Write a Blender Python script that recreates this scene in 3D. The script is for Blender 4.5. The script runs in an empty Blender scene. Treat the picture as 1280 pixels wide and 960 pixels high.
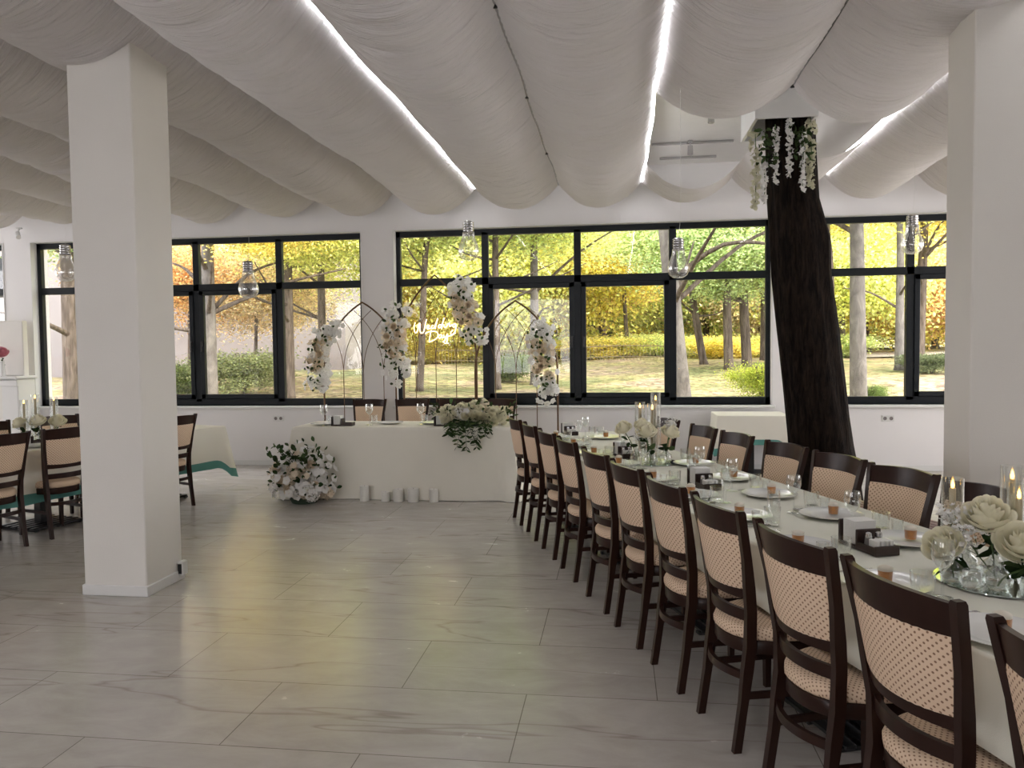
import bpy, math, random
import numpy as np
from mathutils import Vector, Matrix

S = bpy.context.scene
COL = S.collection
RND = random.Random(11)
PI = math.pi

# ------------------------------------------------------------------ camera geometry (metres, room axes)
F, YAW, PITCH, ROLL, H = 965.0, 0.1353601, 0.0435024, -0.0117510, 1.60302
_f = np.array([-math.sin(YAW)*math.cos(PITCH), math.cos(YAW)*math.cos(PITCH), -math.sin(PITCH)])
_r0 = np.array([math.cos(YAW), math.sin(YAW), 0.0]); _u0 = np.cross(_r0, _f)
_r = math.cos(ROLL)*_r0 + math.sin(ROLL)*_u0
_u = -math.sin(ROLL)*_r0 + math.cos(ROLL)*_u0

def ray(px, py): return (px-640)/F*_r - (py-480)/F*_u + _f
def PZ(px, py, z):                     # point of the horizontal plane z seen at a pixel
    d = ray(px, py); t = (z-H)/d[2]; return Vector((d[0]*t, d[1]*t, z))
def PY(px, py, Y):                     # point of the vertical plane y = Y seen at a pixel
    d = ray(px, py); t = Y/d[1]; return Vector((d[0]*t, Y, H+d[2]*t))

# ------------------------------------------------------------------ materials
def new_mat(name):
    m = bpy.data.materials.new(name); m.use_nodes = True
    nt = m.node_tree; nt.nodes.clear()
    out = nt.nodes.new('ShaderNodeOutputMaterial')
    return m, nt, out
def N(nt, t, **kw):
    n = nt.nodes.new(t)
    for k, v in kw.items():
        if k in n.inputs.keys(): n.inputs[k].default_value = v
        else: setattr(n, k, v)
    return n
def rgba(c): return (c[0], c[1], c[2], 1.0)

def pbr(name, col, rough=0.5, metal=0.0, var=0.0, scale=6.0, bump=0.0, bscale=60.0, spec=0.5, stretch=None, sheen=0.0, trans=0.0):
    m, nt, out = new_mat(name)
    p = N(nt, 'ShaderNodeBsdfPrincipled')
    p.inputs['Roughness'].default_value = rough; p.inputs['Metallic'].default_value = metal
    p.inputs['Specular IOR Level'].default_value = spec
    if sheen: p.inputs['Sheen Weight'].default_value = sheen
    tc = N(nt, 'ShaderNodeTexCoord'); mp = N(nt, 'ShaderNodeMapping')
    if stretch: mp.inputs['Scale'].default_value = stretch
    nt.links.new(tc.outputs['Object'], mp.inputs['Vector'])
    nz = N(nt, 'ShaderNodeTexNoise', Scale=scale, Detail=4.0)
    nt.links.new(mp.outputs[0], nz.inputs['Vector'])
    mx = N(nt, 'ShaderNodeMix', data_type='RGBA')
    lo = tuple(max(0, c*(1-var)) for c in col); hi = tuple(min(1, c*(1+var)) for c in col)
    mx.inputs[6].default_value = rgba(lo); mx.inputs[7].default_value = rgba(hi)
    nt.links.new(nz.outputs['Fac'], mx.inputs[0])
    nt.links.new(mx.outputs[2], p.inputs['Base Color'])
    if bump:
        bz = N(nt, 'ShaderNodeTexNoise', Scale=bscale, Detail=3.0)
        nt.links.new(mp.outputs[0], bz.inputs['Vector'])
        b = N(nt, 'ShaderNodeBump', Strength=bump, Distance=0.01)
        nt.links.new(bz.outputs['Fac'], b.inputs['Height']); nt.links.new(b.outputs[0], p.inputs['Normal'])
    sh = p.outputs[0]
    if trans:
        tr = N(nt, 'ShaderNodeBsdfTranslucent'); nt.links.new(mx.outputs[2], tr.inputs['Color'])
        ms = N(nt, 'ShaderNodeMixShader'); ms.inputs[0].default_value = trans
        nt.links.new(p.outputs[0], ms.inputs[1]); nt.links.new(tr.outputs[0], ms.inputs[2]); sh = ms.outputs[0]
    nt.links.new(sh, out.inputs['Surface'])
    return m

def glow(name, col, s):
    m, nt, out = new_mat(name)
    e = N(nt, 'ShaderNodeEmission', Color=rgba(col), Strength=s)
    nt.links.new(e.outputs[0], out.inputs['Surface']); return m

def thin_glass(name, tint=(1, 1, 1), refl=0.08, edge=0.6, rough=0.02, blend=0.25):
    m, nt, out = new_mat(name)
    t = N(nt, 'ShaderNodeBsdfTransparent', Color=rgba(tint))
    g = N(nt, 'ShaderNodeBsdfGlossy', Color=(1, 1, 1, 1), Roughness=rough)
    lw = N(nt, 'ShaderNodeLayerWeight', Blend=blend)
    mr = N(nt, 'ShaderNodeMapRange'); mr.inputs['To Min'].default_value = refl; mr.inputs['To Max'].default_value = edge
    nt.links.new(lw.outputs['Facing'], mr.inputs['Value'])
    ms = N(nt, 'ShaderNodeMixShader'); nt.links.new(mr.outputs[0], ms.inputs[0])
    nt.links.new(t.outputs[0], ms.inputs[1]); nt.links.new(g.outputs[0], ms.inputs[2])
    nt.links.new(ms.outputs[0], out.inputs['Surface']); return m

def fabric_mat():
    m, nt, out = new_mat('dotted_upholstery')
    p = N(nt, 'ShaderNodeBsdfPrincipled'); p.inputs['Roughness'].default_value = 0.85; p.inputs['Specular IOR Level'].default_value = 0.2
    tc = N(nt, 'ShaderNodeTexCoord'); mp = N(nt, 'ShaderNodeMapping')
    mp.inputs['Rotation'].default_value = (0, 0, math.radians(45)); mp.inputs['Scale'].default_value = (66, 66, 66)
    nt.links.new(tc.outputs['UV'], mp.inputs['Vector'])
    vo = N(nt, 'ShaderNodeTexVoronoi', voronoi_dimensions='2D', Scale=1.0, Randomness=0.0)
    nt.links.new(mp.outputs[0], vo.inputs['Vector'])
    cr = N(nt, 'ShaderNodeValToRGB'); cr.color_ramp.elements[0].position = 0.17; cr.color_ramp.elements[1].position = 0.27
    cr.color_ramp.elements[0].color = (0.26, 0.15, 0.10, 1); cr.color_ramp.elements[1].color = (0.72, 0.55, 0.40, 1)
    nt.links.new(vo.outputs['Distance'], cr.inputs[0])
    nt.links.new(cr.outputs[0], p.inputs['Base Color']); nt.links.new(p.outputs[0], out.inputs['Surface'])
    return m

def floor_mat():
    m, nt, out = new_mat('marble_floor_tiles')
    p = N(nt, 'ShaderNodeBsdfPrincipled'); p.inputs['Specular IOR Level'].default_value = 0.8
    tc = N(nt, 'ShaderNodeTexCoord')
    mp = N(nt, 'ShaderNodeMapping'); mp.inputs['Location'].default_value = (2.826-0.6+12.0, -2.907+0.602*20, 0)
    nt.links.new(tc.outputs['Object'], mp.inputs['Vector'])
    br = N(nt, 'ShaderNodeTexBrick', offset=0.5, offset_frequency=2)
    br.inputs['Scale'].default_value = 1.0; br.inputs['Mortar Size'].default_value = 0.0022; br.inputs['Mortar Smooth'].default_value = 0.1
    br.inputs['Brick Width'].default_value = 1.2; br.inputs['Row Height'].default_value = 0.602; br.inputs['Bias'].default_value = 0.0
    br.inputs['Color1'].default_value = (0.47, 0.442, 0.41, 1); br.inputs['Color2'].default_value = (0.52, 0.49, 0.455, 1)
    br.inputs['Mortar'].default_value = (0.20, 0.18, 0.16, 1)
    nt.links.new(mp.outputs[0], br.inputs['Vector'])
    # soft clouds running slantwise over each tile
    m2 = N(nt, 'ShaderNodeMapping'); m2.inputs['Rotation'].default_value = (0, 0, -0.5); m2.inputs['Scale'].default_value = (1.2, 2.6, 1)
    nt.links.new(tc.outputs['Object'], m2.inputs['Vector'])
    nz = N(nt, 'ShaderNodeTexNoise', Scale=2.2, Detail=10.0, Roughness=0.68, Distortion=0.5); nt.links.new(m2.outputs[0], nz.inputs['Vector'])
    cr = N(nt, 'ShaderNodeValToRGB'); cr.color_ramp.elements[0].position = 0.30; cr.color_ramp.elements[1].position = 0.72
    cr.color_ramp.elements[0].color = (0.82, 0.81, 0.79, 1); cr.color_ramp.elements[1].color = (1.05, 1.05, 1.05, 1)
    nt.links.new(nz.outputs['Fac'], cr.inputs[0])
    mu = N(nt, 'ShaderNodeMix', data_type='RGBA', blend_type='MULTIPLY'); mu.inputs[0].default_value = 1.0
    nt.links.new(br.outputs['Color'], mu.inputs[6]); nt.links.new(cr.outputs[0], mu.inputs[7])
    # thin dark veins
    m3 = N(nt, 'ShaderNodeMapping'); m3.inputs['Rotation'].default_value = (0, 0, -0.75); m3.inputs['Scale'].default_value = (0.22, 1.7, 1)
    nt.links.new(tc.outputs['Object'], m3.inputs['Vector'])
    vn = N(nt, 'ShaderNodeTexNoise', Scale=1.1, Detail=4.0, Roughness=0.5, Distortion=0.1); nt.links.new(m3.outputs[0], vn.inputs['Vector'])
    sb = N(nt, 'ShaderNodeMath', operation='SUBTRACT'); sb.inputs[1].default_value = 0.5; nt.links.new(vn.outputs['Fac'], sb.inputs[0])
    ab = N(nt, 'ShaderNodeMath', operation='ABSOLUTE'); nt.links.new(sb.outputs[0], ab.inputs[0])
    c2 = N(nt, 'ShaderNodeValToRGB'); c2.color_ramp.elements[0].position = 0.0; c2.color_ramp.elements[1].position = 0.006
    c2.color_ramp.elements[0].color = (0.66, 0.62, 0.60, 1); c2.color_ramp.elements[1].color = (1, 1, 1, 1)
    nt.links.new(ab.outputs[0], c2.inputs[0])
    mv = N(nt, 'ShaderNodeMix', data_type='RGBA', blend_type='MULTIPLY'); mv.inputs[0].default_value = 0.8
    nt.links.new(mu.outputs[2], mv.inputs[6]); nt.links.new(c2.outputs[0], mv.inputs[7])
    nt.links.new(mv.outputs[2], p.inputs['Base Color'])
    rr = N(nt, 'ShaderNodeMapRange'); rr.inputs['To Min'].default_value = 0.18; rr.inputs['To Max'].default_value = 0.32
    nt.links.new(nz.outputs['Fac'], rr.inputs['Value']); nt.links.new(rr.outputs[0], p.inputs['Roughness'])
    bp = N(nt, 'ShaderNodeBump', Strength=0.25, Distance=0.004, invert=True)
    nt.links.new(br.outputs['Fac'], bp.inputs['Height']); nt.links.new(bp.outputs[0], p.inputs['Normal'])
    nt.links.new(p.outputs[0], out.inputs['Surface'])
    return m

def leaf_mat(name, use_obj=True, col=(0.3, 0.4, 0.1), trans=0.5, hue=0.025):
    m, nt, out = new_mat(name)
    geo = N(nt, 'ShaderNodeNewGeometry')
    hs = N(nt, 'ShaderNodeHueSaturation')
    if use_obj:
        oi = N(nt, 'ShaderNodeObjectInfo'); nt.links.new(oi.outputs['Color'], hs.inputs['Color'])
    else: hs.inputs['Color'].default_value = rgba(col)
    a = N(nt, 'ShaderNodeMapRange'); a.inputs['To Min'].default_value = 0.5-hue; a.inputs['To Max'].default_value = 0.5+hue
    b = N(nt, 'ShaderNodeMath', operation='MULTIPLY_ADD'); b.inputs[1].default_value = 17.3; b.inputs[2].default_value = 0.0
    fr = N(nt, 'ShaderNodeMath', operation='FRACT')
    v = N(nt, 'ShaderNodeMapRange'); v.inputs['To Min'].default_value = 0.45; v.inputs['To Max'].default_value = 1.45
    nt.links.new(geo.outputs['Random Per Island'], a.inputs['Value']); nt.links.new(a.outputs[0], hs.inputs['Hue'])
    nt.links.new(geo.outputs['Random Per Island'], b.inputs[0]); nt.links.new(b.outputs[0], fr.inputs[0])
    nt.links.new(fr.outputs[0], v.inputs['Value']); nt.links.new(v.outputs[0], hs.inputs['Value'])
    d = N(nt, 'ShaderNodeBsdfDiffuse'); t = N(nt, 'ShaderNodeBsdfTranslucent')
    nt.links.new(hs.outputs[0], d.inputs['Color']); nt.links.new(hs.outputs[0], t.inputs['Color'])
    ms = N(nt, 'ShaderNodeMixShader'); ms.inputs[0].default_value = trans
    nt.links.new(d.outputs[0], ms.inputs[1]); nt.links.new(t.outputs[0], ms.inputs[2]); nt.links.new(ms.outputs[0], out.inputs['Surface'])
    return m

def bark_mat(name, c1, c2, sc=(14, 14, 2.2), bump=0.9, dist=0.05):
    m, nt, out = new_mat(name)
    p = N(nt, 'ShaderNodeBsdfPrincipled'); p.inputs['Roughness'].default_value = 0.9; p.inputs['Specular IOR Level'].default_value = 0.1
    tc = N(nt, 'ShaderNodeTexCoord'); mp = N(nt, 'ShaderNodeMapping'); mp.inputs['Scale'].default_value = sc
    nt.links.new(tc.outputs['Object'], mp.inputs['Vector'])
    nz = N(nt, 'ShaderNodeTexNoise', Scale=1.0, Detail=6.0, Roughness=0.65, Distortion=0.5); nt.links.new(mp.outputs[0], nz.inputs['Vector'])
    cr = N(nt, 'ShaderNodeValToRGB'); cr.color_ramp.elements[0].position = 0.38; cr.color_ramp.elements[1].position = 0.68
    cr.color_ramp.elements[0].color = rgba(c1); cr.color_ramp.elements[1].color = rgba(c2)
    nt.links.new(nz.outputs['Fac'], cr.inputs[0]); nt.links.new(cr.outputs[0], p.inputs['Base Color'])
    b = N(nt, 'ShaderNodeBump', Strength=bump, Distance=dist); nt.links.new(nz.outputs['Fac'], b.inputs['Height']); nt.links.new(b.outputs[0], p.inputs['Normal'])
    nt.links.new(p.outputs[0], out.inputs['Surface']); return m

def ground_mat():
    m, nt, out = new_mat('park_ground')
    p = N(nt, 'ShaderNodeBsdfPrincipled'); p.inputs['Roughness'].default_value = 0.95; p.inputs['Specular IOR Level'].default_value = 0.1
    tc = N(nt, 'ShaderNodeTexCoord')
    n1 = N(nt, 'ShaderNodeTexNoise', Scale=0.35, Detail=5.0, Roughness=0.6); nt.links.new(tc.outputs['Object'], n1.inputs['Vector'])
    c1 = N(nt, 'ShaderNodeValToRGB'); e = c1.color_ramp.elements
    e[0].position = 0.36; e[0].color = (0.13, 0.145, 0.07, 1); e[1].position = 0.62; e[1].color = (0.27, 0.215, 0.16, 1)
    k = e.new(0.5); k.color = (0.24, 0.22, 0.11, 1)
    nt.links.new(n1.outputs['Fac'], c1.inputs[0])
    n2 = N(nt, 'ShaderNodeTexVoronoi', Scale=7.0); nt.links.new(tc.outputs['Object'], n2.inputs['Vector'])
    hs = N(nt, 'ShaderNodeHueSaturation'); 
    sx = N(nt, 'ShaderNodeSeparateColor'); nt.links.new(n2.outputs['Color'], sx.inputs[0])
    mr = N(nt, 'ShaderNodeMapRange'); mr.inputs['To Min'].default_value = 0.5; mr.inputs['To Max'].default_value = 1.7
    nt.links.new(sx.outputs[0], mr.inputs['Value']); nt.links.new(mr.outputs[0], hs.inputs['Value'])
    mh = N(nt, 'ShaderNodeMapRange'); mh.inputs['To Min'].default_value = 0.46; mh.inputs['To Max'].default_value = 0.53
    nt.links.new(sx.outputs[1], mh.inputs['Value']); nt.links.new(mh.outputs[0], hs.inputs['Hue'])
    nt.links.new(c1.outputs[0], hs.inputs['Color']); nt.links.new(hs.outputs[0], p.inputs['Base Color'])
    nt.links.new(p.outputs[0], out.inputs['Surface']); return m

M = {}
M['wall'] = pbr('wall_paint', (0.80, 0.785, 0.785), 0.75, var=0.03, scale=1.5, bump=0.05, bscale=150)
M['pillar'] = pbr('pillar_paint', (0.74, 0.72, 0.68), 0.8, var=0.05, scale=2, bump=0.15, bscale=220)
M['ceiling'] = pbr('ceiling_paint', (0.80, 0.79, 0.77), 0.8, var=0.03)
M['white_trim'] = pbr('white_trim', (0.72, 0.72, 0.71), 0.45, var=0.02)
M['frame'] = pbr('dark_window_frame', (0.010, 0.013, 0.016), 0.4, var=0.2, spec=0.25)
def drape_mat():
    m = pbr('white_gathered_voile', (0.80, 0.77, 0.77), 0.95, var=0.03, scale=3, spec=0.05, trans=0.30)
    nt = m.node_tree; p = next(n for n in nt.nodes if n.type == 'BSDF_PRINCIPLED'); t_ = next(n for n in nt.nodes if n.type == 'BSDF_TRANSLUCENT')
    tc = N(nt, 'ShaderNodeTexCoord'); h = None
    for sc, w in (((1.1, 17, 1), 1.0), ((2.0, 55, 1), 0.45)):
        mp = N(nt, 'ShaderNodeMapping'); mp.inputs['Scale'].default_value = sc; nt.links.new(tc.outputs['Object'], mp.inputs['Vector'])
        nz = N(nt, 'ShaderNodeTexNoise', Scale=1.0, Detail=3.0, Roughness=0.55, Distortion=0.7); nt.links.new(mp.outputs[0], nz.inputs['Vector'])
        mu = N(nt, 'ShaderNodeMath', operation='MULTIPLY_ADD'); mu.inputs[1].default_value = w; mu.inputs[2].default_value = 0.0
        nt.links.new(nz.outputs['Fac'], mu.inputs[0])
        if h is not None: nt.links.new(h, mu.inputs[2])
        h = mu.outputs[0]
    b = N(nt, 'ShaderNodeBump', Strength=0.95, Distance=0.05); nt.links.new(h, b.inputs['Height'])
    nt.links.new(b.outputs[0], p.inputs['Normal']); nt.links.new(b.outputs[0], t_.inputs['Normal']); return m
M['drape'] = drape_mat()
M['cloth'] = pbr('ivory_tablecloth', (0.78, 0.755, 0.67), 0.85, var=0.04, scale=4, bump=0.10, bscale=320, spec=0.15)
M['cloth_green'] = pbr('pale_tablecloth', (0.77, 0.77, 0.68), 0.85, var=0.04, scale=4, bump=0.10, bscale=320, spec=0.15)
M['teal'] = pbr('teal_hem', (0.09, 0.27, 0.24), 0.8, var=0.08)
M['wood'] = pbr('espresso_wood', (0.024, 0.0095, 0.0065), 0.3, var=0.35, scale=5, stretch=(6, 6, 1.2), spec=0.24)
M['caddy'] = pbr('dark_caddy_wood', (0.030, 0.015, 0.011), 0.45, var=0.3, scale=8)
M['fabric'] = fabric_mat()
M['floor'] = floor_mat()
M['black'] = pbr('black_metal', (0.012, 0.012, 0.013), 0.4, var=0.2)
M['brass'] = pbr('bronze_metal', (0.13, 0.075, 0.04), 0.4, metal=0.6, var=0.15)
M['steel'] = pbr('brushed_steel', (0.55, 0.55, 0.56), 0.25, metal=1.0, var=0.1)
M['pane'] = thin_glass('window_pane', refl=0.02, edge=0.4, blend=0.12)
M['glass'] = thin_glass('clear_glass', (0.97, 0.98, 0.975), refl=0.05, edge=0.7, blend=0.3)
M['shot'] = thin_glass('dessert_glass_wall', (0.98, 0.98, 0.97), refl=0.03, edge=0.35, blend=0.25)
M['bulb'] = thin_glass('bulb_glass', (0.95, 0.95, 0.95), refl=0.14, edge=0.9, blend=0.4)
M['tray'] = pbr('mirror_tray', (0.55, 0.62, 0.60), 0.04, metal=1.0, var=0.02)
M['plate'] = pbr('white_porcelain', (0.82, 0.83, 0.82), 0.12, var=0.02, spec=0.6)
M['amber'] = pbr('amber_dessert', (0.50, 0.18, 0.015), 0.4, var=0.35, scale=60)
M['cream'] = pbr('white_cream', (0.75, 0.70, 0.60), 0.6, var=0.05, scale=40)
M['paper'] = pbr('white_paper', (0.74, 0.74, 0.71), 0.8, var=0.03)
M['wax'] = pbr('ivory_wax', (0.62, 0.53, 0.36), 0.5, var=0.05, trans=0.25)
M['wax_white'] = pbr('white_wax', (0.72, 0.71, 0.66), 0.5, var=0.04)
M['led'] = glow('led_strip', (0.98, 0.98, 1.0), 15.0)
M['neon'] = glow('warm_neon', (1.0, 0.62, 0.28), 4.0)
M['flame'] = glow('flame', (1.0, 0.52, 0.10), 6.0)
M['petal'] = pbr('white_petal', (0.88, 0.87, 0.85), 0.7, var=0.06, scale=30, trans=0.3, spec=0.2)
M['petal_cream'] = pbr('cream_petal', (0.80, 0.70, 0.56), 0.7, var=0.12, scale=25, trans=0.3, spec=0.2)
M['rose'] = pbr('ivory_rose_petal', (0.87, 0.84, 0.68), 0.6, var=0.08, scale=22, trans=0.3, spec=0.25)
M['pink'] = pbr('pink_petal', (0.72, 0.30, 0.36), 0.7, var=0.12, scale=25, trans=0.3)
M['leafdark'] = leaf_mat('arrangement_leaf', False, (0.055, 0.085, 0.035), 0.2, 0.03)
M['stem'] = pbr('green_stem', (0.08, 0.14, 0.04), 0.6, var=0.2)
M['wisteria'] = pbr('wisteria_petal', (0.68, 0.66, 0.50), 0.7, var=0.15, scale=30, trans=0.25)
M['leaf'] = leaf_mat('autumn_leaf', True)
M['bark_dark'] = bark_mat('dark_indoor_bark', (0.004, 0.003, 0.0025), (0.026, 0.017, 0.012), (30, 30, 5), 1.0, 0.03)
M['bark'] = bark_mat('park_bark', (0.07, 0.055, 0.045), (0.20, 0.165, 0.14))
M['bark_pale'] = bark_mat('pale_bark', (0.11, 0.10, 0.095), (0.23, 0.215, 0.20), (6, 6, 3), 0.6)
M['ground'] = ground_mat()
M['render'] = pbr('pale_render', (0.22, 0.205, 0.205), 0.9, var=0.05, scale=0.8)
M['plinth'] = pbr('grey_plinth', (0.22, 0.20, 0.20), 0.9, var=0.08)
M['slat'] = pbr('reddish_bench_wood', (0.20, 0.11, 0.10), 0.4, var=0.2, stretch=(1, 8, 8))
M['asphalt'] = pbr('sunlit_road', (0.5, 0.47, 0.45), 0.9, var=0.06)
M['soil'] = pbr('potting_green_foam', (0.05, 0.08, 0.05), 0.9, var=0.2)

# ------------------------------------------------------------------ mesh builder
class MB:
    def __init__(s): s.v = []; s.f = []
    def add(s, vs, fs):
        o = len(s.v); s.v.extend([tuple(v) for v in vs]); s.f.extend([tuple(i+o for i in f) for f in fs]); return s
    def box(s, c, d, rz=0.0, mat=None):
        hx, hy, hz = d[0]/2, d[1]/2, d[2]/2
        vs = [Vector((x, y, z)) for z in (-hz, hz) for x, y in ((-hx, -hy), (hx, -hy), (hx, hy), (-hx, hy))]
        m = mat or Matrix.Rotation(rz, 3, 'Z')
        vs = [m @ v + Vector(c) for v in vs]
        return s.add(vs, [(3, 2, 1, 0), (4, 5, 6, 7), (0, 1, 5, 4), (1, 2, 6, 5), (2, 3, 7, 6), (3, 0, 4, 7)])
    def bbox(s, c, d, b=0.004, rz=0.0):     # box with chamfered edges
        hx, hy, hz = d[0]/2, d[1]/2, d[2]/2; b = min(b, hx*.45, hy*.45, hz*.45)
        def ring(i, z): 
            x, y = hx-i, hy-i
            return [(-x+b, -y, z), (x-b, -y, z), (x, -y+b, z), (x, y-b, z), (x-b, y, z), (-x+b, y, z), (-x, y-b, z), (-x, -y+b, z)]
        rings = [ring(b, -hz), ring(0, -hz+b), ring(0, hz-b), ring(b, hz)]
        m = Matrix.Rotation(rz, 3, 'Z')
        return s.loft([[m @ Vector(p) + Vector(c) for p in r] for r in rings])
    def loft(s, rings, cap=True, closed=True):
        n = len(rings[0]); vs = [p for r in rings for p in r]; fs = []
        for k in range(len(rings)-1):
            for i in range(n if closed else n-1):
                j = (i+1) % n; fs.append((k*n+i, k*n+j, (k+1)*n+j, (k+1)*n+i))
        if cap and closed: fs.append(tuple(reversed(range(n)))); fs.append(tuple((len(rings)-1)*n+i for i in range(n)))
        return s.add(vs, fs)
    def tube(s, pts, r, n=8, cap=True):
        pts = [Vector(p) for p in pts]; rs = r if isinstance(r, (list, tuple)) else [r]*len(pts)
        t0 = (pts[1]-pts[0]).normalized(); a = t0.orthogonal().normalized(); rings = []
        for i, p in enumerate(pts):
            t = (pts[min(i+1, len(pts)-1)]-pts[max(i-1, 0)])
            if t.length < 1e-9: t = t0.copy()
            t.normalize(); a = (a - t*a.dot(t))
            if a.length < 1e-6: a = t.orthogonal()
            a.normalize(); b = t.cross(a)
            rings.append([p+(a*math.cos(q)+b*math.sin(q))*rs[i] for q in [2*PI*k/n for k in range(n)]])
        return s.loft(rings, cap)
    def lathe(s, prof, c=(0, 0, 0), n=24):
        c = Vector(c); rings = [[c+Vector((r*math.cos(2*PI*k/n), r*math.sin(2*PI*k/n), z)) for k in range(n)] for r, z in prof]
        return s.loft(rings, cap=False)
    def grid(s, fn, nu, nv):
        vs = [fn(i/nu, j/nv) for j in range(nv+1) for i in range(nu+1)]
        fs = [(j*(nu+1)+i, j*(nu+1)+i+1, (j+1)*(nu+1)+i+1, (j+1)*(nu+1)+i) for j in range(nv) for i in range(nu)]
        return s.add(vs, fs)
    def mesh(s, name, mat, smooth=True, ang=38, uv=None):
        me = bpy.data.meshes.new(name); me.from_pydata(s.v, [], s.f); me.update()
        if smooth:
            me.polygons.foreach_set('use_smooth', [True]*len(me.polygons))
            if ang < 180: me.set_sharp_from_angle(angle=math.radians(ang))
        if uv:
            l = me.uv_layers.new(name='UVMap')
            for lp in me.loops: l.data[lp.index].uv = uv(me.vertices[lp.vertex_index].co)
        me.materials.append(mat); return me
    def build(s, name, mat, parent=None, smooth=True, ang=38, uv=None, loc=None):
        o = bpy.data.objects.new(name, s.mesh(name, mat, smooth, ang, uv)); COL.objects.link(o)
        if parent: o.parent = parent
        if loc is not None: o.location = loc
        return o

def inst(name, me, parent=None, loc=(0, 0, 0), rot=(0, 0, 0), sc=1.0):
    o = bpy.data.objects.new(name, me); COL.objects.link(o)
    if parent: o.parent = parent
    o.location = loc; o.rotation_euler = rot; o.scale = (sc, sc, sc) if not isinstance(sc, tuple) else sc
    return o
def thing(name, label, cat, loc=(0, 0, 0), rz=0.0, group=None):
    o = bpy.data.objects.new(name, None); COL.objects.link(o); o.empty_display_size = 0.1
    o.location = loc; o.rotation_euler = (0, 0, rz); return tag(o, label, cat, group)
def tag(o, label, cat, group=None, kind=None):
    if label: o['label'] = label
    if cat: o['category'] = cat
    if group: o['group'] = group
    if kind: o['kind'] = kind
    return o
def struct(o, label=None): 
    o['kind'] = 'structure'
    if label: o['label'] = label
    return o
def dup(root, loc, rz, label=None):
    r = root.copy(); COL.objects.link(r); r.location = loc; r.rotation_euler = (0, 0, rz)
    if label: r['label'] = label
    for ch in root.children:
        c = ch.copy(); COL.objects.link(c); c.parent = r
        for g in ch.children:
            d = g.copy(); COL.objects.link(d); d.parent = c
    return r
def interp(tab, z):
    for a, b in zip(tab, tab[1:]):
        if z <= b[0]:
            t = (z-a[0])/(b[0]-a[0]); return [a[k]+(b[k]-a[k])*t for k in range(1, len(a))]
    return list(tab[-1][1:])
def spline(P, n=6):
    P = [Vector(p) for p in P]; out = []
    for i in range(len(P)-1):
        a, b, c, d = P[max(i-1, 0)], P[i], P[i+1], P[min(i+2, len(P)-1)]
        for k in range(n):
            t = k/n
            out.append(0.5*((2*b)+(c-a)*t+(2*a-5*b+4*c-d)*t*t+(3*b-a-3*c+d)*t**3))
    out.append(P[-1]); return out

# ------------------------------------------------------------------ the room
WALL = 10.45; ZC = 4.02
XL, XR, YB = -12.6, 8.6, -6.0
struct(MB().grid(lambda u, v: (XL+u*(XR-XL), YB+v*(WALL+0.3-YB), 0.0), 4, 4).build('floor', M['floor']), 'glossy beige marble tiled floor of the hall')
cl = MB(); cl.box(((XL+XR)/2, (YB+WALL+0.35)/2, ZC+0.1), (XR-XL+0.6, WALL-YB+0.65, 0.2))
struct(cl.build('ceiling', M['ceiling'], smooth=False), 'white painted ceiling above the drapes')
WINS = [(-14.15+0.0, -9.05), (-8.60, -3.52), (-3.065, 2.015), (2.475, 7.555)]
Z0, Z1 = 0.85, 3.285; T = 0.34
w = MB()
w.box(((XL+XR)/2, WALL+T/2, Z0/2), (XR-XL, T, Z0)); w.box(((XL+XR)/2, WALL+T/2, (Z1+ZC)/2), (XR-XL, T, ZC-Z1))
edges = [XL] + [e for p in WINS[1:] for e in p] + [XR]
segs = [(WINS[0][1], WINS[1][0]), (WINS[1][1], WINS[2][0]), (WINS[2][1], WINS[3][0]), (WINS[3][1], XR)]
for a, b in segs: w.box(((a+b)/2, WALL+T/2, (Z0+Z1)/2), (b-a, T, Z1-Z0))
struct(w.build('wall_north', M['wall'], smooth=False), 'white wall with the row of dark framed windows')
ww = MB(); ww.box((XL-0.1, (YB+WALL)/2, Z0/2), (0.2, WALL-YB, Z0)); ww.box((XL-0.1, (YB+WALL)/2, (3.4+ZC)/2), (0.2, WALL-YB, ZC-3.4))
ww.box((XL-0.1, 0.1, 2.1), (0.2, 12.2, 2.6)); ww.box((XL-0.1, WALL-0.2, 2.1), (0.2, 0.5, 2.6)); ww.box((XL-0.1, 8.2, 2.1), (0.2, 0.2, 2.6))
struct(ww.build('wall_west', M['wall'], smooth=False))
we = MB(); YM = (YB+WALL)/2
we.box((XR+0.1, YM, Z0/2), (0.2, WALL-YB, Z0)); we.box((XR+0.1, YM, (3.4+ZC)/2), (0.2, WALL-YB, ZC-3.4))
we.box((XR+0.1, -1.5, 2.1), (0.2, 9.0, 2.6))
for y in (6.5, WALL-0.2): we.box((XR+0.1, y, 2.1), (0.2, 0.5, 2.6))
struct(we.build('wall_east', M['wall'], smooth=False))
ws = MB(); ws.box(((XL+XR)/2, YB-0.1, 0.4), (XR-XL, 0.2, 0.8)); ws.box(((XL+XR)/2, YB-0.1, (3.4+ZC)/2), (XR-XL, 0.2, ZC-3.4))
for a, b in ((XL, -10.2), (-7.0, -4.4), (-1.6, XR)): ws.box(((a+b)/2, YB-0.1, 2.1), (b-a, 0.2, 2.6))
struct(ws.build('wall_south', M['wall'], smooth=False))
bb = MB(); bb.bbox(((XL+XR)/2, WALL-0.008, 0.035), (XR-XL, 0.016, 0.07), 0.003)
struct(bb.build('baseboard_north', M['white_trim'], smooth=False))

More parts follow.
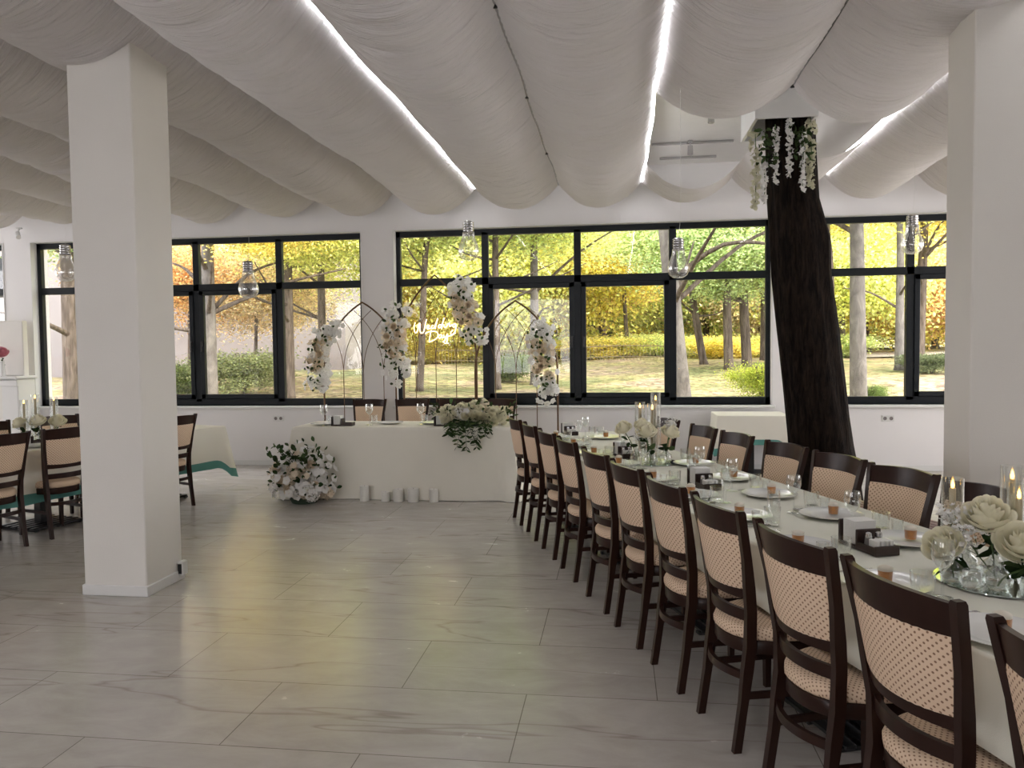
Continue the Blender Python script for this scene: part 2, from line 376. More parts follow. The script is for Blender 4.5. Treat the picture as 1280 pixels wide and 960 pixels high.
def window(idx, x0, x1, label):
    o = bpy.data.objects.new('window_%d' % idx, None); COL.objects.link(o); struct(o, label)
    yf = WALL+0.15; d = 0.075; c = [x0+(x1-x0)*k/4 for k in range(5)]
    zt = Z0+ (Z1-Z0)*0.705                        # transom
    fr = MB(); fw = 0.07
    fr.bbox(((x0+x1)/2, yf, Z0+0.05), (x1-x0, d, 0.10)); fr.bbox(((x0+x1)/2, yf, Z1-0.045), (x1-x0, d, 0.09))
    fr.bbox((x0+fw/2, yf, (Z0+Z1)/2), (fw, d, Z1-Z0)); fr.bbox((x1-fw/2, yf, (Z0+Z1)/2), (fw, d, Z1-Z0))
    for k in (1, 2, 3): fr.bbox((c[k], yf, (Z0+Z1)/2), (0.095, d, Z1-Z0-0.1))
    fr.bbox(((x0+x1)/2, yf, zt), (x1-x0-0.1, d, 0.10))
    fr.build('frame', M['frame'], o, smooth=False)
    gp = MB()
    for k in range(4):
        a, b = c[k]+0.045, c[k+1]-0.045
        gp.box(((a+b)/2, yf+0.01, (zt+Z1)/2-0.0), (b-a, 0.006, Z1-zt-0.12)); gp.box(((a+b)/2, yf+0.01, (zt+Z0)/2), (b-a, 0.006, zt-Z0-0.14))
    gp.build('pane', M['pane'], o, smooth=False)
    for k in (1, 2):                              # the two opening casements in the middle
        a, b = c[k]+0.0475, c[k+1]-0.0475; z0, z1 = Z0+0.10, zt-0.05; s = MB(); q = 0.065
        s.bbox(((a+b)/2, yf-0.025, z0+q/2), (b-a, 0.06, q)); s.bbox(((a+b)/2, yf-0.025, z1-q/2), (b-a, 0.06, q))
        s.bbox((a+q/2, yf-0.025, (z0+z1)/2), (q, 0.06, z1-z0)); s.bbox((b-q/2, yf-0.025, (z0+z1)/2), (q, 0.06, z1-z0))
        so = s.build('sash', M['frame'], o, smooth=False)
        h = MB(); hx = b-q/2 if k == 1 else a+q/2
        h.bbox((hx, yf-0.062, (z0+z1)/2+0.02), (0.03, 0.014, 0.07)); h.bbox((hx, yf-0.08, (z0+z1)/2-0.03), (0.022, 0.02, 0.14))
        h.build('handle', M['black'], so)
    sl = MB(); sl.bbox(((x0+x1)/2, WALL+0.035, Z0-0.018), (x1-x0+0.06, 0.19, 0.036), 0.006)
    sl.build('sill', M['white_trim'], o, smooth=False)
    rv = MB(); y0, y1 = WALL-0.012, WALL+0.115
    rv.box((x0+0.004, (y0+y1)/2, (Z0+Z1)/2), (0.012, y1-y0, Z1-Z0)); rv.box((x1-0.004, (y0+y1)/2, (Z0+Z1)/2), (0.012, y1-y0, Z1-Z0))
    rv.box(((x0+x1)/2, (y0+y1)/2, Z1-0.004), (x1-x0, y1-y0, 0.012))
    rv.build('reveal', M['white_trim'], o, smooth=False)
window(0, WINS[0][0], WINS[0][1], 'window cut off by the left picture edge')
window(1, WINS[1][0], WINS[1][1], 'wide dark framed window behind the left pillar')
window(2, WINS[2][0], WINS[2][1], 'wide dark framed window behind the flower arches')
window(3, WINS[3][0], WINS[3][1], 'wide dark framed window right of the trunk')

PX0, PX1, PY0, PY1 = -3.545, -3.095, 4.68, 5.10
QX0, QX1, QY0, QY1 = 2.02, 2.47, 4.765, 5.127
def pillar(x0, x1, y0, y1, label):
    m = MB(); m.bbox(((x0+x1)/2, (y0+y1)/2, ZC/2), (x1-x0, y1-y0, ZC), 0.006)
    o = struct(m.build('pillar', M['pillar'], smooth=False), label)
    b = MB(); b.bbox(((x0+x1)/2, (y0+y1)/2, 0.035), (x1-x0+0.024, y1-y0+0.024, 0.07), 0.004)
    b.build('baseboard', M['white_trim'], o, smooth=False); return o
pillar(PX0, PX1, PY0, PY1, 'square white pillar at the left'); pillar(QX0, QX1, QY0, QY1, 'square white pillar at the right edge')

# ------------------------------------------------------------------ ceiling drapes, light strips, cables
SEAMS = [-9.45, -8.36, -7.28, -6.19, -5.09, -4.00, -2.94, -1.84, -0.74, 0.335, 1.44, 2.55, 3.65, 4.75, 5.85]
ZS = 3.76
def seam_x(i, y): return SEAMS[i] + 0.007*math.sin(1.7*y+i*2.1) + 0.006*math.sin(4.1*y+i)
def drape(i, y0, y1, label, cut=None):
    r = random.Random(100+i*7+int(y0*3)); ny = max(6, int((y1-y0)/0.028)); nx = 22
    ph = [r.uniform(0, 6.28) for _ in range(8)]; lam = [r.uniform(0.16, 0.6) for _ in range(8)]
    amp = [r.uniform(0.002, 0.007) for _ in range(8)]; bend = [r.uniform(-0.5, 0.9) for _ in range(8)]
    def fn(u, v):
        y = y0+(y1-y0)*v; a, b = seam_x(i, y), seam_x(i+1, y); x = a+(b-a)*u; q = 4*u*(1-u)
        sag = 0.285+0.035*math.sin(0.9*y+ph[0])+0.02*math.sin(2.3*y+ph[1])
        z = ZS - sag*q**0.92
        for k in range(8):
            z += amp[k]*math.sin(2*PI*(y+bend[k]*q*0.25+0.05*math.sin(5*u+ph[k]))/lam[k]+ph[k])*(0.25+0.75*q)*(0.6+0.4*math.sin(0.8*y+3*u+ph[k]))
        for k in range(5):
            w_ = (y+bend[k]*q*0.35+0.07*math.sin(4*u+ph[k+2])+0.05*math.sin(1.1*y+ph[k]))*2*PI/(0.11+0.045*k)
            z -= 0.0075*(abs(math.sin(w_*0.5+ph[k]))**0.6)*(0.3+0.7*q)*(0.55+0.45*math.sin(1.7*y+2.2*u+ph[k+1]))
        # gathered pleats fanning out of the seams
        z += 0.006*math.sin(2*PI*y/0.11+ph[3]+2*math.sin(1.3*y))*max(0, 1-q*1.6)
        yy = y - 0.10*q*(1 if v > 0.999 else 0)
        return (x, y, z)
    m = MB().grid(fn, nx, ny)
    if cut:
        x0, x1, cy0, cy1 = cut; keep = []
        for f in m.f:
            c = [sum(m.v[k][j] for k in f)/4 for j in (0, 1)]
            if not (x0 < c[0] < x1 and cy0 < c[1] < cy1): keep.append(f)
        m.f = keep
    o = m.build('ceiling_drape', M['drape'], ang=180)
    return tag(o, label, 'drape', 'white cloth swags under the ceiling')
YE = 10.18
names = ['white ceiling swag at the far left edge of the hall', 'second white ceiling swag from the left edge', 'third white ceiling swag from the left edge',
 'white ceiling swag ending above the left bulb lamp', 'white ceiling swag over the window left of the pier', 'white ceiling swag wrapped around the left pillar top',
 'white ceiling swag left of the long bright light strip', 'white ceiling swag between long light strip and bare cable', 'white ceiling swag between bare cable and middle light strip',
 None, None, 'white ceiling swag right of the right light strip', 'white ceiling swag behind the right pillar top', 'white ceiling swag at the far right of the hall']
for i in range(14):
    if i in (9, 10): continue
    cut = None
    if i == 5: cut = (PX0+0.02, PX1-0.02, PY0+0.02, PY1-0.02)
    drape(i, -5.6, YE, names[i], cut)
drape(9, -5.6, 6.62, 'white ceiling swag right of the middle strip, ending before the gap')
drape(9, 9.15, YE, 'short white swag by the window wall under the open ceiling')
drape(10, -5.6, 6.72, 'white ceiling swag in front of the trunk, ending at the white box', (QX0+0.02, QX1-0.02, QY0+0.02, QY1-0.02))
drape(10, 8.05, YE, 'short white swag behind the tree trunk by the window wall')
def strip(i, label, ye=10.1):
    m = MB(); m.tube([(seam_x(i, y), y, ZS-0.012+0.004*math.sin(3*y)) for y in [-5.5+0.2*k for k in range(int((ye+5.5)/0.2)+1)]], 0.0125, 6)
    o = tag(m.build('light_strip', M['led']), label, 'light strip', 'light strips along the ceiling seams')
    ch = MB(); ch.loft([[(seam_x(i, y)+dx, y, ZS+dz) for dx, dz in ((-0.022, 0.004), (0.022, 0.004), (0.022, 0.018), (-0.022, 0.018))] for y in [-5.5+0.2*k for k in range(int((ye+5.5)/0.2)+1)]])  # opaque profile added over the strip to keep its light off the ceiling
    ch.build('light_baffle', M['steel'], o, smooth=False); return o
strip(7, 'long bright white light strip crossing the ceiling left of centre')
strip(9, 'bright white light strip running straight back at the centre')
strip(11, 'bright white light strip behind the right pillar')
for i, lb in ((1, 'unseen white light strip added for fill along the ceiling far left behind the camera'), (3, 'unseen white light strip added for fill over the left tables, behind the camera'), (5, 'unseen white light strip added for fill left of the left pillar, behind the camera'), (13, 'unseen white light strip added for fill at the far right of the ceiling')): strip(i, lb, 3.2)  # out-of-frame strips added for fill, assuming every second seam carries one
def cable(i, y1, label, knots):
    t = thing('ceiling_cable', label, 'cable', group='bare cables along the ceiling seams')
    MB().tube([(seam_x(i, y), y, ZS-0.008) for y in [-5.5+0.2*k for k in range(int((y1+5.5)/0.2)+1)]]+[(seam_x(i, y1), y1, ZS-0.008)], 0.011, 6).build('rod', M['steel'], t)
    for y in knots:
        k = MB(); k.bbox((seam_x(i, y), y, ZS-0.012), (0.04, 0.03, 0.03), 0.006); k.build('clip', M['black'], t)
cable(8, YE, 'grey cable along the seam between the two light strips', (4.85, 6.6, 8.5))
cable(10, 6.75, 'grey cable running to the top of the tree trunk', (6.7,))
cable(6, YE, 'thin cable along the seam left of the long light strip', (5.5, 8.0))

# open ceiling: rails, two spots
def rail(x0, x1, y, label):
    m = MB(); m.bbox(((x0+x1)/2, y, ZC-0.015), (x1-x0, 0.022, 0.03), 0.004); tag(m.build('ceiling_rail', M['steel'], smooth=False), label, 'rail', 'rails on the open ceiling')
rail(0.42, 1.30, 7.55, 'thin grey rail across the open ceiling nearest the gap edge')
rail(0.42, 1.36, 9.35, 'thin grey rail across the open ceiling holding the lamp')
rail(0.55, 1.25, 10.05, 'short grey rail close to the window wall')
def spot(x, y, label):
    t = thing('ceiling_spotlight', label, 'spotlight', (x, y, ZC), group='small spotlights on the open ceiling')
    MB().lathe([(0.0, 0), (0.03, 0), (0.03, -0.025), (0.0, -0.025)], n=12).build('base', M['steel'], t)
    MB().tube([(0, 0, -0.02), (0, 0, -0.07)], 0.008, 6).build('stalk', M['steel'], t)
    MB().lathe([(0.0, -0.06), (0.028, -0.06), (0.034, -0.16), (0.028, -0.165), (0.0, -0.15)], n=14).build('lamp_head', M['steel'], t)
spot(0.95, 8.05, 'small grey ceiling spotlight nearest the trunk'); spot(0.86, 9.30, 'small grey ceiling spotlight on the rail near the window')

# ------------------------------------------------------------------ indoor tree trunk with its box and flower strands
TY = 7.12
tl = [(150, 957, 1018), (200, 958, 1020), (250, 960, 1023), (300, 963, 1037), (345, 965, 1038), (450, 975, 1050), (556, 986, 1064), (642, 992, 1080), (690, 992, 1092)]
rings = []
rr = random.Random(5)
first = PY(988, 100, TY)
rows = [(PY((a+b)/2, y, TY), (PY(b, y, TY)-PY(a, y, TY)).length/2) for y, a, b in tl]
rows = [(first+Vector((0, 0, 0.25)), rows[0][1])] + rows
tt = MB(); n = 40; zz = []
for k in range(len(rows)-1):
    for q in range(6):
        t = q/6; zz.append((rows[k][0].lerp(rows[k+1][0], t), rows[k][1]*(1-t)+rows[k+1][1]*t))
last = rows[-1]; zz.append(last); zz.append((Vector((last[0].x+0.01, TY, 0.0)), last[1]*1.12))
for c, r in zz:
    ring = []
    for j in range(n):
        a = 2*PI*j/n
        rad = r*(1+0.035*math.sin(5*a+c.z*2.0)+0.03*math.sin(11*a+c.z*1.1+1)+0.02*math.sin(23*a+3*c.z))
        ring.append(c+Vector((rad*math.cos(a), rad*math.sin(a), 0)))
    rings.append(ring)
tt.loft(rings)
tag(tt.build('tree_trunk', M['bark_dark'], ang=180), 'thick dark bark tree trunk growing up through the hall', 'tree trunk')
bx = MB(); c = PY(983, 147, 6.78); zb = c.z; wx = (PY(1020, 147, 6.78)-PY(945, 147, 6.78)).length
for sx in (-1, 1): bx.box((c.x+sx*(wx/2), 7.14, (zb+ZC)/2), (0.025, 0.72, ZC-zb))
for y in (6.78, 7.50): bx.box((c.x, y, (zb+ZC)/2), (wx+0.025, 0.025, ZC-zb))
tag(bx.build('ceiling_box', M['white_trim'], smooth=False), 'white board box around the trunk where it meets the ceiling', 'box')
def blossom_mesh(name, mat, r=0.035, petals=5, cup=0.3):
    m = MB()
    for k in range(petals):
        a = 2*PI*k/petals; ca, sa = math.cos(a), math.sin(a)
        def fn(u, v, ca=ca, sa=sa):
            x = r*(0.08+0.95*v); wd = r*0.62*math.sin(PI*min(1, 0.12+0.88*v)**0.8)*(2*u-1); z = cup*r*(v*v)-0.25*r*abs(2*u-1)*v
            return (x*ca-wd*sa, x*sa+wd*ca, z)
        m.grid(fn, 2, 3)
    return m.mesh(name, mat, ang=180)
B_WHITE = blossom_mesh('blossom', M['petal'], 0.046); B_CREAM = blossom_mesh('blossom', M['petal_cream'], 0.042, 5, 0.5)
def head_mesh(name, mat, r, n, seed):       # hydrangea-like head of many small petals
    m = MB(); q = random.Random(seed)
    for k in range(n):
        z = 1-2*(k+.5)/n; a = k*2.39996; s = math.sqrt(max(0, 1-z*z)); d = Vector((s*math.cos(a), s*math.sin(a), z)).normalized()
        t = d.orthogonal().normalized(); t.rotate(Matrix.Rotation(q.uniform(0, 6.28), 3, d)); b = d.cross(t)
        p = d*r*q.uniform(0.78, 1.05); e = r*q.uniform(0.3, 0.42)
        for w in range(4):
            u = (t*math.cos(w*PI/2)+b*math.sin(w*PI/2)); v = d.cross(u)
            m.add([p, p+u*e*0.6+v*e*0.4+d*e*0.12, p+u*e*1.05+d*e*0.2, p+u*e*0.6-v*e*0.4+d*e*0.12], [(0, 1, 2, 3)])
    return m.mesh(name, mat, ang=180)
H_WHITE = head_mesh('hydrangea_head', M['petal'], 0.062, 46, 3); H_CREAM = head_mesh('hydrangea_head', M['petal_cream'], 0.062, 46, 4)
def rose_mesh(name, mat, r=0.05, seed=1):
    m = MB(); q = random.Random(seed)
    # layers from the closed heart outwards: count, radius, height, outward curl, angular half width
    for L, (cnt, rad, hgt, curl, wdt) in enumerate([(2, 0.13, 1.02, 0.0, 1.7), (3, 0.24, 1.08, 0.03, 1.25), (3, 0.36, 1.08, 0.10, 1.15), (4, 0.50, 1.02, 0.20, 0.98), (5, 0.66, 0.92, 0.36, 0.84), (5, 0.84, 0.76, 0.55, 0.80), (5, 0.98, 0.55, 0.75, 0.78)]):
        for k in range(cnt):
            a0 = 2*PI*k/cnt+L*0.83+q.uniform(-.12, .12); rd = rad*q.uniform(.95, 1.05); hh = hgt*q.uniform(.95, 1.04); sl = q.uniform(-.06, .06)
            def fn(u, v, a0=a0, rd=rd, hh=hh, curl=curl, wdt=wdt, sl=sl):
                s_ = 2*u-1; a = a0+s_*wdt*(0.40+0.60*math.sin(PI*min(1, v*0.62+0.14)))
                w = rd*(0.22+0.78*math.sin(PI/2*min(1, v*1.5)))*(1+0.05*s_)+curl*0.55*max(0, v-0.6)**1.3*(1-0.55*s_*s_)
                z = hh*(v**0.9)*(1-0.20*s_*s_*v+sl*s_*v)-curl*0.55*max(0, v-0.74)*(1-0.4*s_*s_)
                return (r*w*math.cos(a), r*w*math.sin(a), r*(z*1.35-0.45))
            m.grid(fn, 6, 7)
    return m.mesh(name, mat, ang=180)
ROSE = rose_mesh('rose_bloom', M['rose'], 0.05, 1); ROSE_C = rose_mesh('rose_bloom', M['petal_cream'], 0.05, 2)
PEONY = rose_mesh('peony_bloom', M['pink'], 0.085, 3)
def add_leaf(m, p, d, size, wid=0.5, roll=0.0, droop=0.25):
    d = Vector(d).normalized(); s = d.orthogonal().normalized(); s.rotate(Matrix.Rotation(roll, 3, d)); n_ = d.cross(s); p = Vector(p)
    pts = []
    for t, wv in ((0, 0.06), (0.3, 0.8), (0.62, 0.95), (0.88, 0.5), (1.0, 0.03)):
        c = p+d*size*t-n_*droop*size*t*t; pts.append((c-s*wv*wid*size*0.5+n_*0.06*size*wv, c, c+s*wv*wid*size*0.5+n_*0.06*size*wv))
    vs = [x for r in pts for x in r]; fs = []
    for k in range(4):
        for j in (0, 1): fs.append((k*3+j, k*3+j+1, k*3+j+4, k*3+j+3))
    m.add(vs, fs)
def face_dir(d):                              # euler turning +Z to d
    return Vector(d).normalized().to_track_quat('Z', 'Y').to_euler()

strands = [(944, 165, 262, 'pale', 'dense cream flower strand hanging at the left side of the trunk'), (955, 205, 255, 'w', 'long white flower strand on the trunk below the green leaves'),
 (969, 160, 230, 'w', 'white flower strand second from the left on the trunk'), (987, 150, 221, 'w', 'white flower strand down the middle of the dark trunk'),
 (1003, 165, 240, 'w', 'white flower strand near the right side of the trunk'), (1013, 150, 235, 'pale', 'dense cream flower strand hanging at the right side of the trunk')]
WB = blossom_mesh('wisteria_flower', M['wisteria'], 0.020, 4, 0.6); WW = blossom_mesh('wisteria_flower', M['petal'], 0.020, 4, 0.6)
for px, y0, y1, kd, lab in strands:
    yy = 6.835 if kd == 'w' else 6.90
    top = PY(px, y0, yy); bot = PY(px, y1, yy); L = top.z-bot.z
    top.y = bot.y = yy
    t = thing('flower_strand', lab, 'flower strand', (top.x, yy, top.z), group='flower strands hanging on the trunk')
    MB().tube([(0, 0, 0.03), (0, 0, 0), (0.01, 0, -L*0.5), (0, 0, -L)], 0.004, 5).build('stem', M['stem'], t)
    nb = 48 if kd == 'w' else 98; wd = 0.03 if kd == 'w' else 0.055
    for k in range(nb):
        z = -L*(k+0.5)/nb; tw = 1-0.5*(k/nb)
        inst('flower', WW if kd == 'w' else WB, t, (RND.uniform(-wd, wd)*tw, RND.uniform(-0.03, 0.012), z), (RND.uniform(0.6, 2.4), RND.uniform(-.6, .6), RND.uniform(0, 6.28)), RND.uniform(0.8, 1.25))
gl = MB()
for x0 in (953, 958, 963, 996, 1005, 1009):
    for k in range(16):
        p = PY(x0+RND.uniform(-5, 5), RND.uniform(155, 205), 6.83); p.y = 6.84+RND.uniform(-.03, .03)
        add_leaf(gl, p, (RND.uniform(-.6, .6), RND.uniform(-.9, -.1), RND.uniform(-1, .2)), RND.uniform(.05, .085), 0.45, RND.uniform(0, 6.28))
tag(gl.build('ivy', M['leafdark'], ang=180), 'dark green ivy leaves tucked under the white box on the trunk', 'ivy')

# ------------------------------------------------------------------ bulb pendants
def bulb(px, ytop, ybot, Y, label):
    a = PY(px, ytop, Y); b = PY(px, ybot, Y); h = a.z-b.z
    t = thing('pendant_bulb', label, 'pendant lamp', (b.x, Y, b.z), group='giant glass bulb pendants')
    MB().lathe([(0.001, 0), (0.13*h, 0.018*h), (0.215*h, 0.08*h), (0.258*h, 0.19*h), (0.262*h, 0.27*h), (0.235*h, 0.39*h), (0.185*h, 0.50*h), (0.155*h, 0.60*h), (0.15*h, 0.70*h)], n=28).build('glass_bulb', M['bulb'], t)
    cp = [(0.0, 0.69*h), (0.15*h, 0.69*h)]
    for k in range(4): cp += [(0.145*h, (0.72+k*0.06)*h), (0.128*h, (0.735+k*0.06)*h), (0.128*h, (0.75+k*0.06)*h)]
    cp += [(0.14*h, 0.955*h), (0.09*h, 0.99*h), (0.03*h, 1.0*h), (0.0, 1.0*h)]
    MB().lathe(cp, n=24).build('screw_cap', M['steel'], t)
    MB().tube([(0, 0, 0.70*h), (0.004, 0, 0.52*h)], 0.012*h, 6).build('inner_stem', M['steel'], t)
    MB().tube([(0, 0, h), (0.012, 0, h+0.10), (0.018, 0, h+0.2), (0.018, 0, 3.62-b.z)], 0.0013, 6).build('cord', M['paper'], t)
bulb(83, 305, 352, 7.6, 'glass bulb lamp half hidden by the left pillar')
bulb(311, 326, 373, 7.7, 'round glass bulb lamp against the yellow leaves left of the arches')
bulb(586, 276, 326, 8.3, 'glass bulb lamp hanging above the tall middle flower arch')
bulb(848, 297, 348, 6.1, 'largest glass bulb lamp, hanging left of the tree trunk')
bulb(1140, 268, 318, 7.6, 'glass bulb lamp near the right pillar')

# ------------------------------------------------------------------ small wall fittings
def outlet(px, py, label):
    p = PY(px, py, WALL-0.006); t = thing('wall_socket', label, 'socket', p, group='double sockets under the windows')
    m = MB(); m.bbox((0, 0, 0), (0.155, 0.012, 0.08), 0.004); m.build('plate', M['white_trim'], t)
    for sx in (-0.038, 0.038):
        m = MB()
        m.loft([[Vector((sx+r*math.cos(2*PI*k/14), y, r*math.sin(2*PI*k/14))) for k in range(14)] for r, y in ((0.024, -0.0065), (0.021, -0.010), (0.017, -0.0105), (0.014, -0.004))])
        m.build('outlet', M['plinth'], t)
outlet(348, 523, 'white double wall socket left of the head table'); outlet(1110, 523, 'white double wall socket right of the tree trunk')
t = thing('floor_socket_box', 'small white socket box low on the right side of the left pillar', 'socket', (PX1+0.022, PY1-0.03, 0.085))
m = MB(); m.bbox((0, 0, 0), (0.04, 0.07, 0.10), 0.006); m.build('body', M['white_trim'], t)
m = MB(); m.bbox((0.0, -0.0375, 0), (0.028, 0.005, 0.07), 0.002); m.build('outlet', M['black'], t)
t = thing('security_camera', 'small white security camera high on the wall at far left', 'camera', PY(24, 293, WALL-0.1))
MB().lathe([(0, 0.10), (0.045, 0.10), (0.045, 0.08), (0.0, 0.08)], n=14).build('mount', M['white_trim'], t)
MB().tube([(0, 0, 0.09), (0.0, -0.02, 0.03), (0.02, -0.04, 0.0)], 0.014, 8).build('arm', M['white_trim'], t)
MB().tube([(-0.01, -0.02, 0.02), (0.07, -0.10, -0.06)], 0.032, 12).build('body', M['white_trim'], t)

# ------------------------------------------------------------------ dining chair
LEGT = [(0.0, 0.172, -0.262), (0.2, 0.170, -0.232), (0.42, 0.170, -0.205), (0.56, 0.177, -0.205), (0.75, 0.196, -0.228), (0.975, 0.222, -0.272)]
def make_chair(label):
    t = thing('dining_chair', label, 'chair')
    for s in (-1, 1):
        m = MB(); rings = []
        for z in (0, 0.1, 0.2, 0.32, 0.42, 0.5, 0.56, 0.66, 0.78, 0.88, 0.965, 0.975):
            x, y = interp(LEGT, z); hw = 0.0135 if z > 0.45 else 0.0125+0.004*z/0.45; hd = 0.021 if 0.3 < z < 0.7 else 0.0165
            if z == 0.975: hw *= .8; hd *= .8
            rings.append([(s*x-hw, y-hd, z), (s*x+hw, y-hd, z), (s*x+hw, y+hd, z), (s*x-hw, y+hd, z)])
        m.loft(rings); m.build('leg', M['wood'], t, ang=30)
        m = MB(); m.loft([[(s*0.185+a*q, 0.165+b*q, z) for a, b in ((-1, -1), (1, -1), (1, 1), (-1, 1))] for z, q in ((0, 0.013), (0.2, 0.0155), (0.40, 0.0185))])
        m.build('leg', M['wood'], t, ang=30)
        m = MB(); m.loft([[(s*0.172+dx+s*0.013*(y+.23)/.39, y, 0.225+dz) for dx, dz in ((-.008, -.013), (.008, -.013), (.008, .013), (-.008, .013))] for y in (-0.225, 0.16)])
        m.build('side_stretcher', M['wood'], t, ang=30)
    def arc_rail(z0, z1, th, sag, inset=0.010, n=12, round_=False, grow=0.0):
        rings = []
        for k in range(n+1):
            q = -1+2*k/n; ring = []
            prof = [(z0, -th/2), (z0, th/2), (z1, th/2), (z1, -th/2)] if not round_ else \
                [(z0, -th/2), (z0, th/2), (z0+.02, th/2+grow), (z1-.02, th/2+grow), (z1, th/2), (z1, -th/2), (z1-.02, -th/2-grow), (z0+.02, -th/2-grow)]
            for z, dy in prof:
                x, y = interp(LEGT, z); top = 0.008*(1-q*q) if (z == z1 and z1 > 0.94) else 0
                ring.append(((x-inset)*q, y-sag*(1-q*q)+dy, z-0.0+top))
            rings.append(ring)
        return MB().loft(rings)
    arc_rail(0.868, 0.962, 0.020, 0.052).build('top_rail', M['wood'], t, ang=30)
    arc_rail(0.645, 0.875, 0.022, 0.050, 0.014, 14, True, 0.006).build('backrest', M['fabric'], t, uv=lambda c: (c.x, c.z), ang=60)
    arc_rail(0.612, 0.652, 0.022, 0.050).build('lower_rail', M['wood'], t, ang=30)
    arc_rail(0.520, 0.565, 0.018, 0.046).build('lumbar_rail', M['wood'], t, ang=30)
    arc_rail(0.285, 0.315, 0.018, 0.050).build('rear_stretcher', M['wood'], t, ang=30)
    def outline(sc, z):
        P = [(0.0, 0.205), (0.12, 0.205), (0.185, 0.20), (0.212, 0.178), (0.213, 0.10), (0.205, 0.0), (0.190, -0.10), (0.160, -0.175), (0.13, -0.215), (0.085, -0.243), (0.04, -0.255), (0, -0.258)]
        full = P + [(-x, y) for x, y in reversed(P[1:-1])]
        return [Vector((x*sc, y*sc-0.0*(1-sc), z)) for x, y in full]
    m = MB(); m.loft([outline(s_, z) for s_, z in ((0.95, 0.436), (0.995, 0.446), (1.0, 0.468), (0.975, 0.484), (0.90, 0.493), (0.6, 0.499), (0.2, 0.501))])
    m.build('seat', M['fabric'], t, uv=lambda c: (c.x*(1+(0.501-c.z)/max(.02, math.hypot(c.x, c.y))), c.y*(1+(0.501-c.z)/max(.02, math.hypot(c.x, c.y)))), ang=60)
    m = MB(); m.loft([outline(s_, z) for s_, z in ((0.965, 0.382), (0.975, 0.386), (0.975, 0.434), (0.96, 0.437))]); m.build('seat_frame', M['wood'], t, ang=50)
    return t
D = Vector((0.327, -0.945, 0)); NN = Vector((0.945, 0.327, 0)); TC = 2.09      # long table: along D (towards the camera), across NN
def tpt(s, n, z=0.0): return D*s+NN*n+Vector((0, 0, z))
RZ_L = math.atan2(NN.y, NN.x)-PI/2        # local +y (seat front) towards +NN
RZ_R = RZ_L+PI
ordw = ['first', 'second', 'third', 'fourth', 'fifth', 'sixth', 'seventh', 'eighth', 'ninth', 'tenth', 'eleventh']
LS = [-7.03, -6.43, -5.84, -5.254, -4.60, -4.035, -3.475, -2.93, -2.375, -1.845, -1.29]
chair0 = None
CG = 'dark wood dining chairs with dotted beige upholstery'
def place(x, y, rz, label, jit=True):
    global chair0
    rz += RND.uniform(-0.03, 0.03)
    if chair0 is None:
        chair0 = make_chair(label); chair0['group'] = CG; chair0.location = (x, y, 0); chair0.rotation_euler = (0, 0, rz); return chair0
    return dup(chair0, (x, y, 0), rz, label)
endL = {0: 'first chair of the aisle row, beside the right end of the head table', 9: 'large near chair at bottom right, second last of the aisle row', 10: 'chair at the bottom right corner cut off by the picture edge'}
for k, s in enumerate(LS):
    p = tpt(s, 1.449+0.262)
    place(p.x, p.y, RZ_L, endL.get(k, '%s chair of the aisle row along the long table, counted from the head table' % ordw[k]))
RS = [-6.54, -5.81, -5.245, -4.575, -4.01, -3.46, -2.95]
labR = ['farthest chair on the window side of the long table, behind the candles', 'window side chair left of the small white side table', 'window side chair in front of the small white side table',
 'window side chair just left of the tree trunk base', 'window side chair standing right before the tree trunk base', 'window side chair right of the trunk, by the nearest caddy', 'window side chair behind the near candles and roses, before the pillar']
for k, s in enumerate(RS):
    p = tpt(s, 2.735-0.262); place(p.x, p.y, RZ_R+(0.05 if k in (3, 5) else 0), labR[k])
LT = Vector((0.266, 0.964, 0)); LN = Vector((-0.964, 0.266, 0)); L0 = Vector((-4.49, 8.355, 0))
def lpt(u, n, z=0): return L0+LT*u+LN*n+Vector((0, 0, z))
RZ_A = math.atan2(LN.y, LN.x)-PI/2
for u, lab in ((-0.87, 'chair at the left table showing right of the pillar'), (-1.50, 'chair at the left table hidden mostly behind the pillar'), (-2.11, 'chair at the left table seen whole left of the pillar'), (-2.70, 'chair at the left table cut off by the left picture edge')):
    p = lpt(u, -0.22+0.262); place(p.x, p.y, RZ_A-0.10, lab)
for u, lab in ((-1.28, 'chair on the far side of the left table, right of its flowers'), (-2.02, 'chair on the far side of the left table at the left picture edge')):
    p = lpt(u, 1.06-0.262); place(p.x, p.y, RZ_A+PI, lab)
for px, lab in ((461.5, 'leftmost of the chairs behind the head table'), (515.5, 'second chair from the left behind the head table'), (569, 'chair behind the head table, left of the big rose garland'), (624, 'chair behind the head table, hidden by the rose garland')):
    p = PZ(px, 499, 0.975); place(p.x*9.98/p.y, 9.98-0.262, PI, lab)

